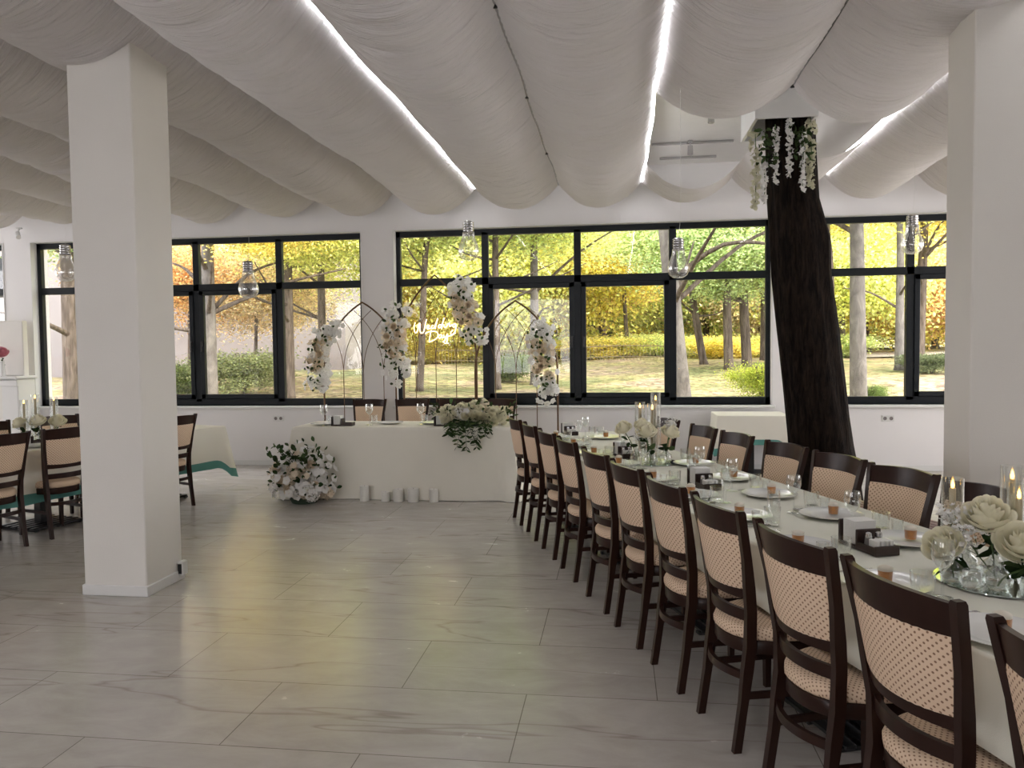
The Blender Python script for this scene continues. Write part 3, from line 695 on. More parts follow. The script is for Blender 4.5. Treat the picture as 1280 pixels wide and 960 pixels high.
# ------------------------------------------------------------------ tables and cloths
def tablecloth(name, cx, cy, ang, L, W, h, drop, label, mat, hem=0.0, folds=0.02, flare=0.04, corner=0.25, seed=0, extra=None, nf=9):
    q = random.Random(seed); t = thing(name, label, 'tablecloth', (cx, cy, 0), ang)
    per = []
    ns = max(24, int(L/0.04)); nw = max(14, int(W/0.04)); rc = 0.012
    for k in range(ns): per.append((-L/2+L*k/ns, -W/2, 0, -1))
    for k in range(nw): per.append((L/2, -W/2+W*k/nw, 1, 0))
    for k in range(ns): per.append((L/2-L*k/ns, W/2, 0, 1))
    for k in range(nw): per.append((-L/2, W/2-W*k/nw, -1, 0))
    n = len(per); ph = [q.uniform(0, 6.28) for _ in range(6)]
    cum = [0]
    for a, b in zip(per, per[1:]): cum.append(cum[-1]+math.hypot(b[0]-a[0], b[1]-a[1]))
    def pt(i, tt):
        x, y, nx, ny = per[i]; s = cum[i]
        dc = min(math.hypot(abs(x)-L/2, abs(y)-W/2), 1)
        cf = math.exp(-(dc/0.085)**2)
        if dc < 0.02: nx, ny = (math.copysign(0.7, x), math.copysign(0.7, y))
        wv = math.sin(s*nf+ph[0])+0.6*math.sin(s*nf*1.9+ph[1])+0.4*math.sin(s*nf*0.45+ph[2])
        o = 0.006+tt*(flare+folds*wv+cf*flare*2.2)
        d = drop*(1+corner*cf)
        z = h-d*tt + (0.0 if tt < 0.98 else 0.006*wv)
        if corner == 0: z = max(z, 0.004)
        return Vector((x+nx*o, y+ny*o, max(z, 0.004)))
    top = MB()
    def bump(x, y): return 0.0012*math.sin(9*x+ph[3])*math.sin(7*y+ph[4])
    gx, gy = max(8, int(L/0.12)), max(6, int(W/0.12))
    top.grid(lambda u, v: (-L/2+L*u, -W/2+W*v, h+bump(-L/2+L*u, -W/2+W*v)*(1 if 0 < u < 1 and 0 < v < 1 else 0)), gx, gy)
    ht = 1-hem/drop if hem else 1.0
    R1 = [0, 0.012, 0.05, 0.12, 0.25, 0.4, 0.55, 0.7, 0.85, 1.0]
    top.loft([[pt(i, a*ht) if a > 0 else Vector((per[i][0], per[i][1], h)) for i in range(n)] for a in R1], cap=False)
    top.build('cover', mat, t, ang=70)
    if hem:
        hm = MB().loft([[pt(i, ht+(1-ht)*a) for i in range(n)] for a in (0, 0.33, 0.66, 1.0)], cap=False); hm.build('hem', M['teal'], t, ang=70)
    return t
def pedestal_table(x, y, rz, L, W, label, h=0.765):
    t = thing('pedestal_table', label, 'table', (x, y, 0), rz, 'black pedestal tables under the cloths')
    m = MB(); m.bbox((0, 0, h-0.019), (L, W, 0.03), 0.004); m.build('tabletop', M['wood'], t)
    m = MB(); m.bbox((0, 0, 0.37), (0.10, 0.10, 0.70), 0.006); m.build('column', M['black'], t)
    m = MB()
    for k in range(6): m.bbox((0, -0.21+k*0.084, 0.022), (0.52, 0.05, 0.022), 0.004)
    for sx in (-0.23, 0, 0.23): m.bbox((sx, 0, 0.012), (0.045, 0.50, 0.022), 0.004)
    m.build('base', M['black'], t)
angT = math.atan2(D.y, D.x)
HT = 0.772; sA, sB = -7.45, 0.30; c = tpt((sA+sB)/2, TC)
tablecloth('tablecloth', c.x, c.y, angT, sB-sA, 0.88, HT, 0.255, 'long pale tablecloth on the long dining table', M['cloth_green'], folds=0.006, flare=0.012, corner=0.3, seed=2)
for k in range(6):
    p = tpt(sA+0.66+k*1.29, TC); pedestal_table(p.x, p.y, angT, 1.26, 0.84, 'black pedestal table under the long tablecloth, %s from the head table' % ordw[k])
c = lpt(-1.95, 0.43); angL = math.atan2(LT.y, LT.x)
tablecloth('tablecloth', c.x, c.y, angL, 3.9, 0.86, HT, 0.46, 'ivory tablecloth with teal hem on the left table', M['cloth'], hem=0.085, folds=0.010, flare=0.035, corner=0.33, seed=5)
for k, lab in enumerate(('at its right end', 'in its middle', 'at the left picture edge')):
    p = lpt(-0.65-k*1.28, 0.43); pedestal_table(p.x, p.y, angL, 1.24, 0.82, 'black pedestal table under the left tablecloth, '+lab)
tablecloth('tablecloth', -2.33, 8.46, 0, 2.44, 0.74, 0.785, 0.783, 'ivory floor-length tablecloth on the head table', M['cloth'], folds=0.022, flare=0.05, corner=0, seed=8, nf=4)
t = thing('head_table', 'rectangular table hidden under the floor-length ivory cloth', 'table', (-2.33, 8.46, 0))
m = MB(); m.bbox((0, 0, 0.765), (2.42, 0.72, 0.03)); m.build('tabletop', M['wood'], t)
for sx in (-1.1, 1.1):
    for sy in (-0.28, 0.28): m = MB(); m.bbox((sx, sy, 0.375), (0.05, 0.05, 0.75)); m.build('leg', M['wood'], t)
p0 = PZ(899, 521, HT)
tablecloth('tablecloth', 1.655, 10.03, 0, 0.86, 0.64, HT, 0.36, 'pale tablecloth with teal hem on the small side table', M['cloth'], hem=0.07, folds=0.008, flare=0.02, corner=0.4, seed=9)
pedestal_table(1.655, 10.03, 0, 0.82, 0.60, 'small black pedestal side table by the window wall')

# ------------------------------------------------------------------ tableware
TZ = HT+0.002
def lathe_mesh(name, prof, mat, n=24): return MB().lathe(prof, n=n).mesh(name, mat, ang=50)
PLATE = lathe_mesh('plate', [(0.0, 0.004), (0.085, 0.004), (0.10, 0.007), (0.148, 0.017), (0.150, 0.0195), (0.146, 0.0195), (0.10, 0.010), (0.085, 0.007), (0.0, 0.007)], M['plate'], 40)
WINE = lathe_mesh('wine_glass', [(0.0, 0.002), (0.033, 0.002), (0.033, 0.004), (0.006, 0.010), (0.0045, 0.05), (0.0045, 0.085), (0.012, 0.098), (0.030, 0.120), (0.036, 0.145), (0.034, 0.175), (0.031, 0.190), (0.030, 0.190), (0.033, 0.172), (0.035, 0.145), (0.029, 0.122), (0.010, 0.101), (0.0, 0.099)], M['glass'])
FLUTE = lathe_mesh('champagne_glass', [(0.0, 0.002), (0.031, 0.002), (0.031, 0.004), (0.006, 0.010), (0.0045, 0.05), (0.006, 0.075), (0.020, 0.095), (0.028, 0.125), (0.029, 0.160), (0.027, 0.185), (0.026, 0.185), (0.028, 0.158), (0.027, 0.126), (0.018, 0.098), (0.0, 0.082)], M['glass'])
TUMBLER = lathe_mesh('tumbler', [(0.0, 0.002), (0.030, 0.002), (0.034, 0.006), (0.037, 0.05), (0.0385, 0.088), (0.0365, 0.088), (0.035, 0.05), (0.032, 0.016), (0.0, 0.014)], M['glass'])
SMALL = lathe_mesh('small_glass', [(0.0, 0.002), (0.020, 0.002), (0.022, 0.006), (0.025, 0.065), (0.0235, 0.065), (0.0205, 0.014), (0.0, 0.012)], M['glass'])
SHOT = lathe_mesh('dessert_glass', [(0.0, 0.002), (0.021, 0.002), (0.023, 0.005), (0.026, 0.058), (0.025, 0.058), (0.0222, 0.008), (0.0, 0.007)], M['shot'], 18)
DESS = lathe_mesh('dessert', [(0.0, 0.009), (0.0215, 0.009), (0.0243, 0.047), (0.0, 0.047)], M['amber'], 18)
CREAM = lathe_mesh('cream_topping', [(0.0242, 0.0472), (0.0246, 0.052), (0.021, 0.059), (0.012, 0.064), (0.0, 0.066)], M['cream'], 18)
def one(me, name, label, cat, p, group=None, rz=0.0, sc=1.0):
    o = inst(name, me, None, p, (0, 0, rz), sc); return tag(o, label, cat, group)
def dessert(p, label):
    o = one(SHOT, 'dessert_glass', label, 'dessert glass', p, 'small amber dessert glasses')
    inst('dessert', DESS, o); inst('cream_topping', CREAM, o)
FORK = None
def fork(p, rz, label):
    m = MB(); m.bbox((0, -0.03, 0.003), (0.010, 0.12, 0.003), 0.001); m.bbox((0, 0.04, 0.004), (0.022, 0.03, 0.003), 0.001)
    for k in range(4): m.bbox((-0.0085+k*0.0057, 0.072, 0.004), (0.0026, 0.036, 0.0025), 0.0006)
    o = m.build('fork', M['steel'], loc=p); o.rotation_euler = (0, 0, rz); tag(o, label, 'fork', 'forks laid on the long table')
def knife(p, rz, label):
    m = MB(); m.bbox((0, -0.05, 0.003), (0.011, 0.09, 0.005), 0.002); m.bbox((0.001, 0.05, 0.003), (0.016, 0.11, 0.002), 0.0008)
    o = m.build('knife', M['steel'], loc=p); o.rotation_euler = (0, 0, rz); tag(o, label, 'knife', 'knives laid on the long table')
# window side of the long table: the place of each chair
seatR = ['at the far end of the long table, window side', 'behind the middle centrepiece, window side', 'right of the middle caddy, window side', 'before the chair left of the trunk', 'before the chair at the trunk base', 'behind the nearest caddy']
pr = [(756, 548), (868, 581), (915, 599), (962, 620), (1039, 646), (1135, 678)]
for k, (px, py) in enumerate(pr):
    p = PZ(px, py, TZ); w_ = seatR[k]
    one(PLATE, 'plate', 'white plate '+w_, 'plate', p, 'white dinner plates')
    dessert(p+Vector((0.01, 0.0, 0.008)), 'amber dessert glass on the plate '+w_)
    a = p-D*0.20+NN*0.02; b = p-D*0.255-NN*0.03
    one(TUMBLER, 'tumbler', 'water tumbler '+w_, 'tumbler', a, 'water tumblers'); one(SMALL, 'small_glass', 'small straight glass '+w_, 'small glass', p-D*0.13+NN*0.05, 'small straight glasses')
    if k not in (1, 4): one(WINE, 'wine_glass', 'stemmed wine glass '+w_, 'wine glass', p-D*0.19-NN*0.13, 'stemmed wine glasses')
    fork(p-D*0.19+Vector((0, 0, 0.0)), RZ_R, 'fork beside the plate '+w_)
one(WINE, 'wine_glass', 'stemmed wine glass between plates before the trunk chair', 'wine glass', PZ(992, 641, TZ), 'stemmed wine glasses')
one(FLUTE, 'champagne_glass', 'tall champagne glass alone at the middle of the near cloth', 'champagne glass', PZ(967, 664, TZ), 'champagne glasses')
# aisle side
for k, s in enumerate(LS):
    p = tpt(s+0.02, TC-0.27, TZ); w_ = 'before the %s aisle chair from the head table' % ordw[k]
    if k == 8: p = PZ(1107, 733, TZ); w_ = 'before the ninth aisle chair, near the roses'
    if k == 9: p = PZ(1254, 796, TZ); w_ = 'at the near right corner of the long table'
    if k == 7: p = PZ(998, 685, TZ)
    if k == 10: continue
    one(PLATE, 'plate', 'white plate '+w_, 'plate', p, 'white dinner plates')
    dessert(p+Vector((0.0, 0.005, 0.008)), 'amber dessert glass on the plate '+w_)
    if k < 8:
        one(TUMBLER, 'tumbler', 'water tumbler '+w_, 'tumbler', p+D*0.20+NN*0.06, 'water tumblers'); one(SMALL, 'small_glass', 'small straight glass '+w_, 'small glass', p+D*0.17-NN*0.0, 'small straight glasses')
        if k in (0, 1, 2, 3, 4, 5): one(FLUTE, 'champagne_glass', 'champagne glass '+w_, 'champagne glass', p+D*0.22+NN*(0.16 if k not in (1, 3, 5) else 0.10), 'champagne glasses')
    fork(p-D*0.185, RZ_L, 'fork beside the plate '+w_); 
    if k < 10: knife(p+D*0.19-NN*0.05, RZ_L, 'knife beside the plate '+w_)
one(TUMBLER, 'tumbler', 'water tumbler left of the near bud vases', 'tumbler', PZ(1153, 748, TZ), 'water tumblers')
one(WINE, 'wine_glass', 'wine glass right before the near ivory roses', 'wine glass', PZ(1178, 748, TZ), 'stemmed wine glasses')

def caddy(p, rz, label, full=True, w_='', shakers=True):
    t = thing('napkin_caddy', label, 'caddy', p, rz, 'dark wooden table caddies')
    m = MB(); m.bbox((0, 0, 0.006), (0.24, 0.11, 0.012), 0.002); m.build('base', M['caddy'], t)
    m = MB(); m.bbox((-0.115, 0, 0.055), (0.012, 0.11, 0.095), 0.002); m.build('end_board', M['caddy'], t)
    m = MB(); m.bbox((0.0, 0, 0.045), (0.012, 0.11, 0.075), 0.002); m.build('divider', M['caddy'], t)
    m = MB(); m.bbox((0.115, 0, 0.024), (0.010, 0.11, 0.030), 0.002); m.build('end_board', M['caddy'], t)
    for sy in (-0.052, 0.052):
        m = MB(); m.bbox((0.06, sy, 0.022), (0.11, 0.008, 0.026), 0.002); m.build('side_rail', M['caddy'], t)
    rot = Matrix.Rotation(rz, 3, 'Z'); q = lambda x, y, z: Vector(p)+rot @ Vector((x, y, z))
    m = MB()
    for k in range(9):
        m.bbox((-0.045+(k-4)*0.0085, 0.001*(k % 3), 0.062), (0.0075, 0.098, 0.096), 0.002)
    o = m.build('napkin_stack', M['paper'], loc=q(-0.012, 0, 0.002)); o.rotation_euler = (0, 0, rz); tag(o, 'stack of white paper napkins in the caddy '+w_, 'napkins', 'napkin stacks')
    if shakers:
        for sx, sy, nm in ((0.035, 0.022, 'salt'), (0.035, -0.024, 'pepper')):
            s = thing(nm+'_shaker', 'glass %s shaker in the caddy %s' % (nm, w_), 'shaker', q(sx, sy, 0.0125), 0, 'salt and pepper shakers')
            MB().lathe([(0, 0), (0.016, 0), (0.017, 0.01), (0.013, 0.045), (0.0, 0.045)], n=14).build('body', M['paper'] if nm == 'salt' else M['plinth'], s)
            MB().lathe([(0.0135, 0.044), (0.0145, 0.048), (0.012, 0.062), (0.005, 0.066), (0, 0.066)], n=14).build('cap', M['steel'], s)
        m = MB()
        for k in range(4): m.bbox((0, -0.032+k*0.021, 0.024), (0.05, 0.016, 0.045), 0.003)
        o = m.build('sugar_packets', M['paper'], loc=q(0.082, 0, 0.012)); o.rotation_euler = (0, 0, rz); tag(o, 'white sugar packets in the caddy '+w_, 'sugar packets', 'sugar packets in the caddies')
angC = math.atan2(D.y, D.x)
c1 = (PZ(1088, 700, TZ)+PZ(1048, 680, TZ))/2
caddy(PZ(1085, 686, TZ), angC, 'dark wooden caddy nearest the camera, holding napkins and shakers', True, 'nearest the camera')
caddy(PZ(880, 609, TZ), angC, 'dark wooden caddy in the middle of the long table', True, 'in the middle of the table')
caddy(PZ(781, 571, TZ), angC, 'dark wooden caddy left of the middle centrepiece', True, 'left of the middle centrepiece')
caddy(PZ(712, 543, TZ), angC, 'dark wooden caddy at the far end of the long table', True, 'at the far table end')
caddy(PZ(429, 532, 0.787), 0.0, 'dark wooden caddy on the left half of the head table', True, 'on the left half of the head table', False)
caddy(PZ(557, 532, 0.787), 0.0, 'dark wooden caddy beside the rose garland on the head table', True, 'beside the rose garland', False)
for px, py, lab in ((488, 529.5, 'white plate at the middle of the head table'), (541, 529.5, 'white plate left of the rose garland'), (405, 531, 'white plate at the left end of the head table')):
    one(PLATE, 'plate', lab, 'plate', PZ(px, py, 0.788), 'white dinner plates')
for px, py, lab in ((405, 532.5, 'leftmost wine glass on the head table'), (462, 531.5, 'wine glass before the left head table chairs'), (526, 531, 'wine glass before the second head table chair')):
    one(WINE, 'wine_glass', lab, 'wine glass', PZ(px, py, 0.788), 'stemmed wine glasses', 0, 1.25)
for px, py, lab in ((412, 529, 'tumbler at the left end of the head table'), (468, 528.5, 'tumbler right of the left wine glass on the head table'), (531, 528, 'tumbler behind the right wine glass on the head table')):
    one(TUMBLER, 'tumbler', lab, 'tumbler', PZ(px, py, 0.788), 'water tumblers')

# ------------------------------------------------------------------ centrepieces: mirror tray, bud vases, roses, candles in cylinders
VASE = lathe_mesh('bud_vase', [(0.0, 0.002), (0.030, 0.002), (0.042, 0.014), (0.046, 0.036), (0.038, 0.060), (0.020, 0.076), (0.016, 0.090), (0.020, 0.100), (0.018, 0.100), (0.014, 0.090), (0.018, 0.075), (0.036, 0.058), (0.043, 0.036), (0.038, 0.014), (0.0, 0.008)], M['glass'])
CYL = lathe_mesh('glass_cylinder', [(0.0, 0.002), (0.036, 0.002), (0.038, 0.006), (0.038, 0.30), (0.0362, 0.30), (0.0362, 0.010), (0.0, 0.008)], M['glass'])
GLOB = lathe_mesh('glass_tealight_cup', [(0.0, 0.002), (0.028, 0.002), (0.036, 0.010), (0.040, 0.030), (0.034, 0.055), (0.027, 0.062), (0.025, 0.062), (0.032, 0.054), (0.037, 0.030), (0.033, 0.012), (0.0, 0.008)], M['glass'])
def rose(p, height, lean, label, sc=1.0, gr='ivory roses in bud vases', me=None, mt=None, tilt=None):
    t = thing('rose', label, 'rose', p, 0, gr)
    top = Vector((lean[0], lean[1], height))
    MB().tube(spline([(0, 0, 0.012), (lean[0]*0.2, lean[1]*0.2, height*0.45), top]), 0.0032, 6).build('stem', M['stem'], t)
    d = Vector((lean[0]*1.6, lean[1]*1.6, height)) if tilt is None else Vector((tilt[0], tilt[1]*0.6, tilt[2]))
    inst('bloom', me or ROSE, t, top+d.normalized()*0.022*sc, face_dir(d), sc)
    lf = MB()
    for k in range(6): add_leaf(lf, top*(0.45+0.07*k), (RND.uniform(-1, 1), RND.uniform(-1, 1), RND.uniform(-.5, .4)), 0.05*sc, 0.55, RND.uniform(0, 6))
    lf.build('leaf', M['leafdark'], t, ang=180)
TINY = blossom_mesh('gypsophila_flower', M['petal'], 0.0068, 5, 0.8)
def gyp(p, height, lean, label, spread=0.06, nb=70):
    t = thing('gypsophila_sprig', label, 'gypsophila', p, 0, 'gypsophila sprigs between the roses')
    m = MB(); top = Vector((lean[0], lean[1], height)); ends = []
    m.tube([(0, 0, 0.01), top*0.6], 0.0022, 5)
    for k in range(14):
        e = top+Vector((RND.gauss(0, spread*.5), RND.gauss(0, spread*.6), RND.uniform(-.03, .04))); m.tube([top*0.6, e], 0.0008, 4); ends.append(e)
    m.build('stem', M['stem'], t)
    for k in range(nb):
        e = RND.choice(ends); q = e+Vector((RND.gauss(0, .014), RND.gauss(0, .014), RND.gauss(0.004, .012)))
        inst('flower', TINY, t, q, (RND.uniform(-.9, .9), RND.uniform(-.9, .9), RND.uniform(0, 6.2)), RND.uniform(.9, 1.5))
def candle(p, h, label, glass_label, ch):
    one(CYL, 'glass_cylinder', glass_label, 'candle glass', p, 'tall glass candle cylinders', 0, (1, 1, h/0.30))
    t = thing('taper_candle', label, 'candle', Vector(p)+Vector((0, 0, 0.0085)), 0, 'lit ivory candles in glass cylinders')
    MB().lathe([(0, 0), (0.0125, 0), (0.0115, ch), (0.009, ch+0.003), (0.003, ch-0.001), (0, ch-0.001)], n=14).build('wax', M['wax'], t)
    MB().lathe([(0.0, ch), (0.005, ch+0.004), (0.0068, ch+0.012), (0.005, ch+0.022), (0.0015, ch+0.034), (0.0, ch+0.037)], n=10).build('flame', M['flame'], t)
def tray(p, r, label):
    o = MB().lathe([(0.0, 0), (r, 0), (r+0.003, 0.003), (r, 0.006), (0.0, 0.006)], n=48).build('mirror_tray', M['tray'], loc=p); tag(o, label, 'tray', 'round mirror trays')
# near centrepiece
p = PZ(1247, 727, TZ); tray(p, 0.20, 'round mirror tray near the bottom right, under bud vases'); tp = p+Vector((0, 0, 0.0065))
def V(dx, dy): return tp+_rv*dx+_fv*dy
def axes(c):                               # directions across and away along the line of sight, on the table plane
    global _rv, _fv
    _fv = Vector((c.x, c.y, 0)).normalized(); _rv = Vector((_fv.y, -_fv.x, 0))
axes(p)
vs = [(-0.13, -0.09, 'left front'), (0.0, -0.13, 'front'), (0.10, -0.06, 'right'), (-0.10, 0.02, 'left rear'), (-0.01, 0.0, 'middle')]
for dx, dy, nm in vs: one(VASE, 'bud_vase', 'round glass bud vase on the near mirror tray, '+nm, 'vase', V(dx, dy), 'glass bud vases', 0, 1.0)
def lean(a, b): return (_rv*a+_fv*b)[:2]
def tl_(a, b, c): q_ = _rv*a+_fv*b; return (q_.x, q_.y, c)
rose(V(-0.13, -0.09), 0.105, lean(-0.02, -0.015), 'lowest near ivory rose, left of the green stems', 1.35, tilt=tl_(-0.2, -0.9, 0.8))
rose(V(-0.01, 0.0), 0.185, lean(-0.02, 0.0), 'topmost near ivory rose below the candles', 1.6, tilt=tl_(0.0, -0.7, 0.9))
rose(V(0.10, -0.06), 0.125, lean(-0.035, -0.02), 'right near ivory rose with an open bloom', 1.6, tilt=tl_(0.2, -0.9, 0.8))
rose(V(0.0, -0.13), 0.13, lean(0.19, 0.03), 'near ivory rose low at the right picture edge', 1.2, tilt=tl_(0.5, -0.6, 0.7))
gyp(V(-0.10, 0.02), 0.20, lean(-0.025, -0.04), 'white gypsophila sprig left of the near roses', 0.05, 98)
gyp(V(-0.01, 0.0)+Vector((0.003, 0, 0)), 0.15, lean(-0.085, -0.08), 'white gypsophila sprig amid the near roses', 0.045, 96)
candle(V(-0.145, 0.10), 0.335, 'lit ivory candle at the left of the near centrepiece', 'tall glass cylinder around the left near candle', 0.285)
candle(V(0.06, 0.07), 0.34, 'lit ivory candle at the right of the near centrepiece', 'tallest glass cylinder behind the near roses', 0.27)
candle(V(0.04, 0.155), 0.385, 'lit ivory candle behind the right near candle', 'glass cylinder farthest back in the near centrepiece', 0.325)
for dx, dy, nm in ((0.10, -0.145, 'right front'), (-0.075, -0.15, 'left front')): one(GLOB, 'glass_tealight_cup', 'low cut glass tealight cup on the near mirror tray, '+nm, 'tealight cup', V(dx, dy), 'tealight cups')
# middle centrepiece
p = PZ(813, 578, TZ); tray(p, 0.20, 'round mirror tray in the middle of the long table'); tp = p+Vector((0, 0, 0.0065)); axes(p)
for dx, dy, nm in ((-0.10, -0.05, 'left'), (0.0, -0.11, 'front'), (0.11, -0.02, 'right'), (0.0, 0.0, 'rear')): one(VASE, 'bud_vase', 'glass bud vase on the middle mirror tray, '+nm, 'vase', V(dx, dy), 'glass bud vases')
rose(V(-0.10, -0.05), 0.22, (-0.08, 0.0), 'left ivory rose of the middle centrepiece', 1.25, tilt=(-.3, -.6, .8))
rose(V(0.0, -0.11), 0.20, (-0.03, 0.0), 'front ivory rose of the middle centrepiece', 1.45, tilt=(0, -.7, .8))
rose(V(0.11, -0.02), 0.19, (0.02, 0.0), 'right ivory rose of the middle centrepiece', 1.35, tilt=(.3, -.6, .8))
rose(V(0.0, 0.0), 0.24, (-0.06, 0.0), 'rear ivory rose of the middle centrepiece', 1.1, tilt=(-.1, -.5, .9))
gyp(V(-0.10, -0.05)+Vector((0.003, 0, 0)), 0.19, (0.04, -0.04), 'gypsophila sprig at the left of the middle centrepiece', 0.045, 92)
gyp(V(0.11, -0.02)+Vector((0.003, 0, 0)), 0.26, (0.03, 0.0), 'gypsophila sprig at the right of the middle centrepiece', 0.045, 92)
candle(V(-0.075, 0.10), 0.43, 'lit candle at the left of the middle centrepiece', 'glass cylinder around the left middle candle', 0.375)
candle(V(0.015, 0.07), 0.42, 'lit candle in front at the middle centrepiece', 'glass cylinder around the front middle candle', 0.365)
candle(V(0.04, 0.15), 0.50, 'tallest lit candle of the middle centrepiece', 'tallest glass cylinder of the middle centrepiece', 0.43)
for dx, dy, nm in ((-0.06, -0.14, 'left'), (0.08, -0.11, 'right')): one(GLOB, 'glass_tealight_cup', 'low cut glass tealight cup on the middle mirror tray, '+nm, 'tealight cup', V(dx, dy), 'tealight cups')
# left table centrepiece
p = PZ(50, 550, TZ); tray(p, 0.20, 'round mirror tray on the left table'); tp = p+Vector((0, 0, 0.0065)); axes(p)
for dx, dy, nm in ((-0.09, -0.05, 'left'), (0.0, -0.09, 'front'), (0.10, 0.0, 'right')): one(VASE, 'bud_vase', 'glass bud vase on the left table, '+nm, 'vase', V(dx, dy), 'glass bud vases')
rose(V(-0.09, -0.05), 0.135, (-0.07, 0), 'left ivory flower on the left table', 1.4, tilt=(-.3, -.6, .8)); rose(V(0.0, -0.09), 0.15, (0, 0), 'middle ivory flower on the left table', 1.5, tilt=(0, -.6, .8)); rose(V(0.10, 0.0), 0.14, (0.07, 0), 'right ivory flower on the left table', 1.5, tilt=(.3, -.6, .8))
gyp(V(-0.09, -0.05)+Vector((0.003, 0, 0)), 0.19, (0.04, 0), 'gypsophila sprig on the left table', 0.06, 60)
candle(V(-0.125, 0.09), 0.39, 'leftmost lit candle on the left table', 'glass cylinder of the leftmost candle on the left table', 0.345); candle(V(-0.03, 0.13), 0.44, 'middle lit candle on the left table', 'glass cylinder of the middle candle on the left table', 0.39)
candle(V(0.13, 0.09), 0.41, 'right lit candle on the left table', 'glass cylinder of the right candle on the left table', 0.365)
caddy(PZ(37, 556, TZ), angL, 'dark wooden caddy on the left table', True, 'on the left table', False)
one(TUMBLER, 'tumbler', 'water tumbler on the left table by the pillar', 'tumbler', PZ(104, 547, TZ), 'water tumblers'); one(PLATE, 'plate', 'white plate on the left table before the whole chair', 'plate', lpt(-2.1, 0.22, TZ), 'white dinner plates')
one(PLATE, 'plate', 'white plate on the left table by the pillar', 'plate', lpt(-1.5, 0.22, TZ), 'white dinner plates')

# ------------------------------------------------------------------ flower arches, sign, garlands
AY = 10.27
def arch(xl, xr, zs, za, mull, label):
    t = thing('metal_arch', label, 'arch', ((xl+xr)/2, AY, 0), 0, 'bronze pointed arches behind the head table')
    hw = (xr-xl)/2; rise = za-zs; R = (hw*hw+rise*rise)/(2*hw)
    def side(s, n=14):                      # arc from the springing at s*hw up to the apex
        am = math.atan2(rise, R-hw); cx = s*hw-s*R
        return [(cx+s*R*math.cos(a), 0, zs+R*math.sin(a)) for a in [am*k/n for k in range(n+1)]]
    L = side(-1); Rr = side(1)
    MB().tube([(-hw, 0, 0)]+L+list(reversed(Rr))[1:]+[(hw, 0, 0)], 0.0125, 8).build('outer_frame', M['brass'], t)
    for k in range(1, mull+1):
        x = -hw+2*hw*k/(mull+1)
        m = MB(); m.tube([(x, 0, 0), (x, 0, zs)], 0.006, 6); m.build('mullion', M['brass'], t)
        for s in (-1, 1):                   # intersecting tracery: same curve sprung from every mullion
            pts = []
            cx = x-s*R
            for q in range(40):
                a = 1.5*q/39; px_, pz_ = cx+s*R*math.cos(a), zs+R*math.sin(a)
                lim = math.sqrt(max(0, R*R-(abs(px_)+R-hw)**2)) if abs(px_) < hw else -1
                if pz_-zs > lim+1e-4 and q > 0: break
                pts.append((px_, 0, pz_))
            if len(pts) > 2: MB().tube(pts, 0.005, 6).build('tracery', M['brass'], t)
    m = MB(); m.bbox((0, 0, 0.012), (2*hw-0.03, 0.05, 0.022)); m.build('foot_bar', M['brass'], t)
X = lambda px: PY(px, 470, AY).x
zl = PY(453, 378, AY).z; zm = PY(543, 344, AY).z; zr = PY(645, 376, AY).z
zsp = PY(480, 462, AY).z
arch(X(405), X(505), zsp-0.05, zl, 3, 'left pointed bronze arch with white flowers')
arch(X(495), X(596), zsp+0.1, zm, 3, 'tall middle pointed bronze arch holding the lit sign')
arch(X(594), X(697), zsp-0.05, zr, 3, 'right pointed bronze arch with white flowers')
def cluster(path, rad, label, seed, n_or=44, n_hy=15, n_ro=6, name='flower_cluster', group='white flower clusters on the arches', lw=60, midc=True, Y=AY-0.10):
    q = random.Random(seed); pts = spline([PY(x, y, Y) for x, y in path], 8); c = pts[len(pts)//2]
    t = thing(name, label, 'flower arrangement', c, 0, group)
    mx = len(pts)-1
    def spot_(u): k = u*mx; i = min(int(k), mx-1); return pts[i].lerp(pts[i+1], k-i)-c
    for k in range(n_hy):
        u = (k+0.5)/n_hy; mid = abs(u-0.5) < 0.26; a = q.uniform(0, 6.28)
        d = Vector((math.cos(a), -0.5+0.5*q.random(), math.sin(a)*0.6)); p = spot_(u)+Vector((d.x*rad*0.55, d.y*rad*0.5, d.z*rad*0.3))
        inst('hydrangea_head', H_CREAM if (mid and q.random() < 0.7) else H_WHITE, t, p, (q.uniform(0, 3), q.uniform(0, 3), q.uniform(0, 3)), q.uniform(0.85, 1.25))
    for k in range(n_or):
        u = q.random(); a = q.uniform(0, 6.28); e = q.uniform(0.6, 1.08)
        d = Vector((math.cos(a), -0.7*q.random()-0.05, 0.8*math.sin(a))); p = spot_(u)+d*rad*e
        inst('blossom', B_CREAM if abs(u-0.5) < 0.2 and q.random() < 0.55 else B_WHITE, t, p, face_dir(d+Vector((q.uniform(-.4, .4), -0.5, q.uniform(-.3, .5)))), q.uniform(0.75, 1.2))
    for k in range(n_ro):
        u = 0.3+0.45*(k+.5)/n_ro; p = spot_(u)+Vector((q.uniform(-.5, .5)*rad, -rad*0.85, q.uniform(-.03, .03)))
        inst('rose_bloom', ROSE_C, t, p, face_dir((q.uniform(-.5, .5), -1, q.uniform(-.1, .5))), q.uniform(0.7, 0.95))
    lf = MB()
    for k in range(lw):
        u = q.random(); a = q.uniform(0, 6.28); d = Vector((math.cos(a), -0.9, math.sin(a)))
        p = spot_(u)+Vector((d.x*rad*q.uniform(.1, .95), -rad*q.uniform(.75, 1.0), d.z*rad*q.uniform(.1, .7)))
        add_leaf(lf, p, (q.uniform(-1, 1), -0.35, q.uniform(-1, .6)), q.uniform(0.035, 0.06), 0.75, q.uniform(0, 6.28))
    lf.build('leaves', M['leafdark'], t, ang=180); return t
cluster([(414, 407), (400, 440), (398, 482)], 0.18, 'white flower cluster on the left arch', 1, 62, 26)
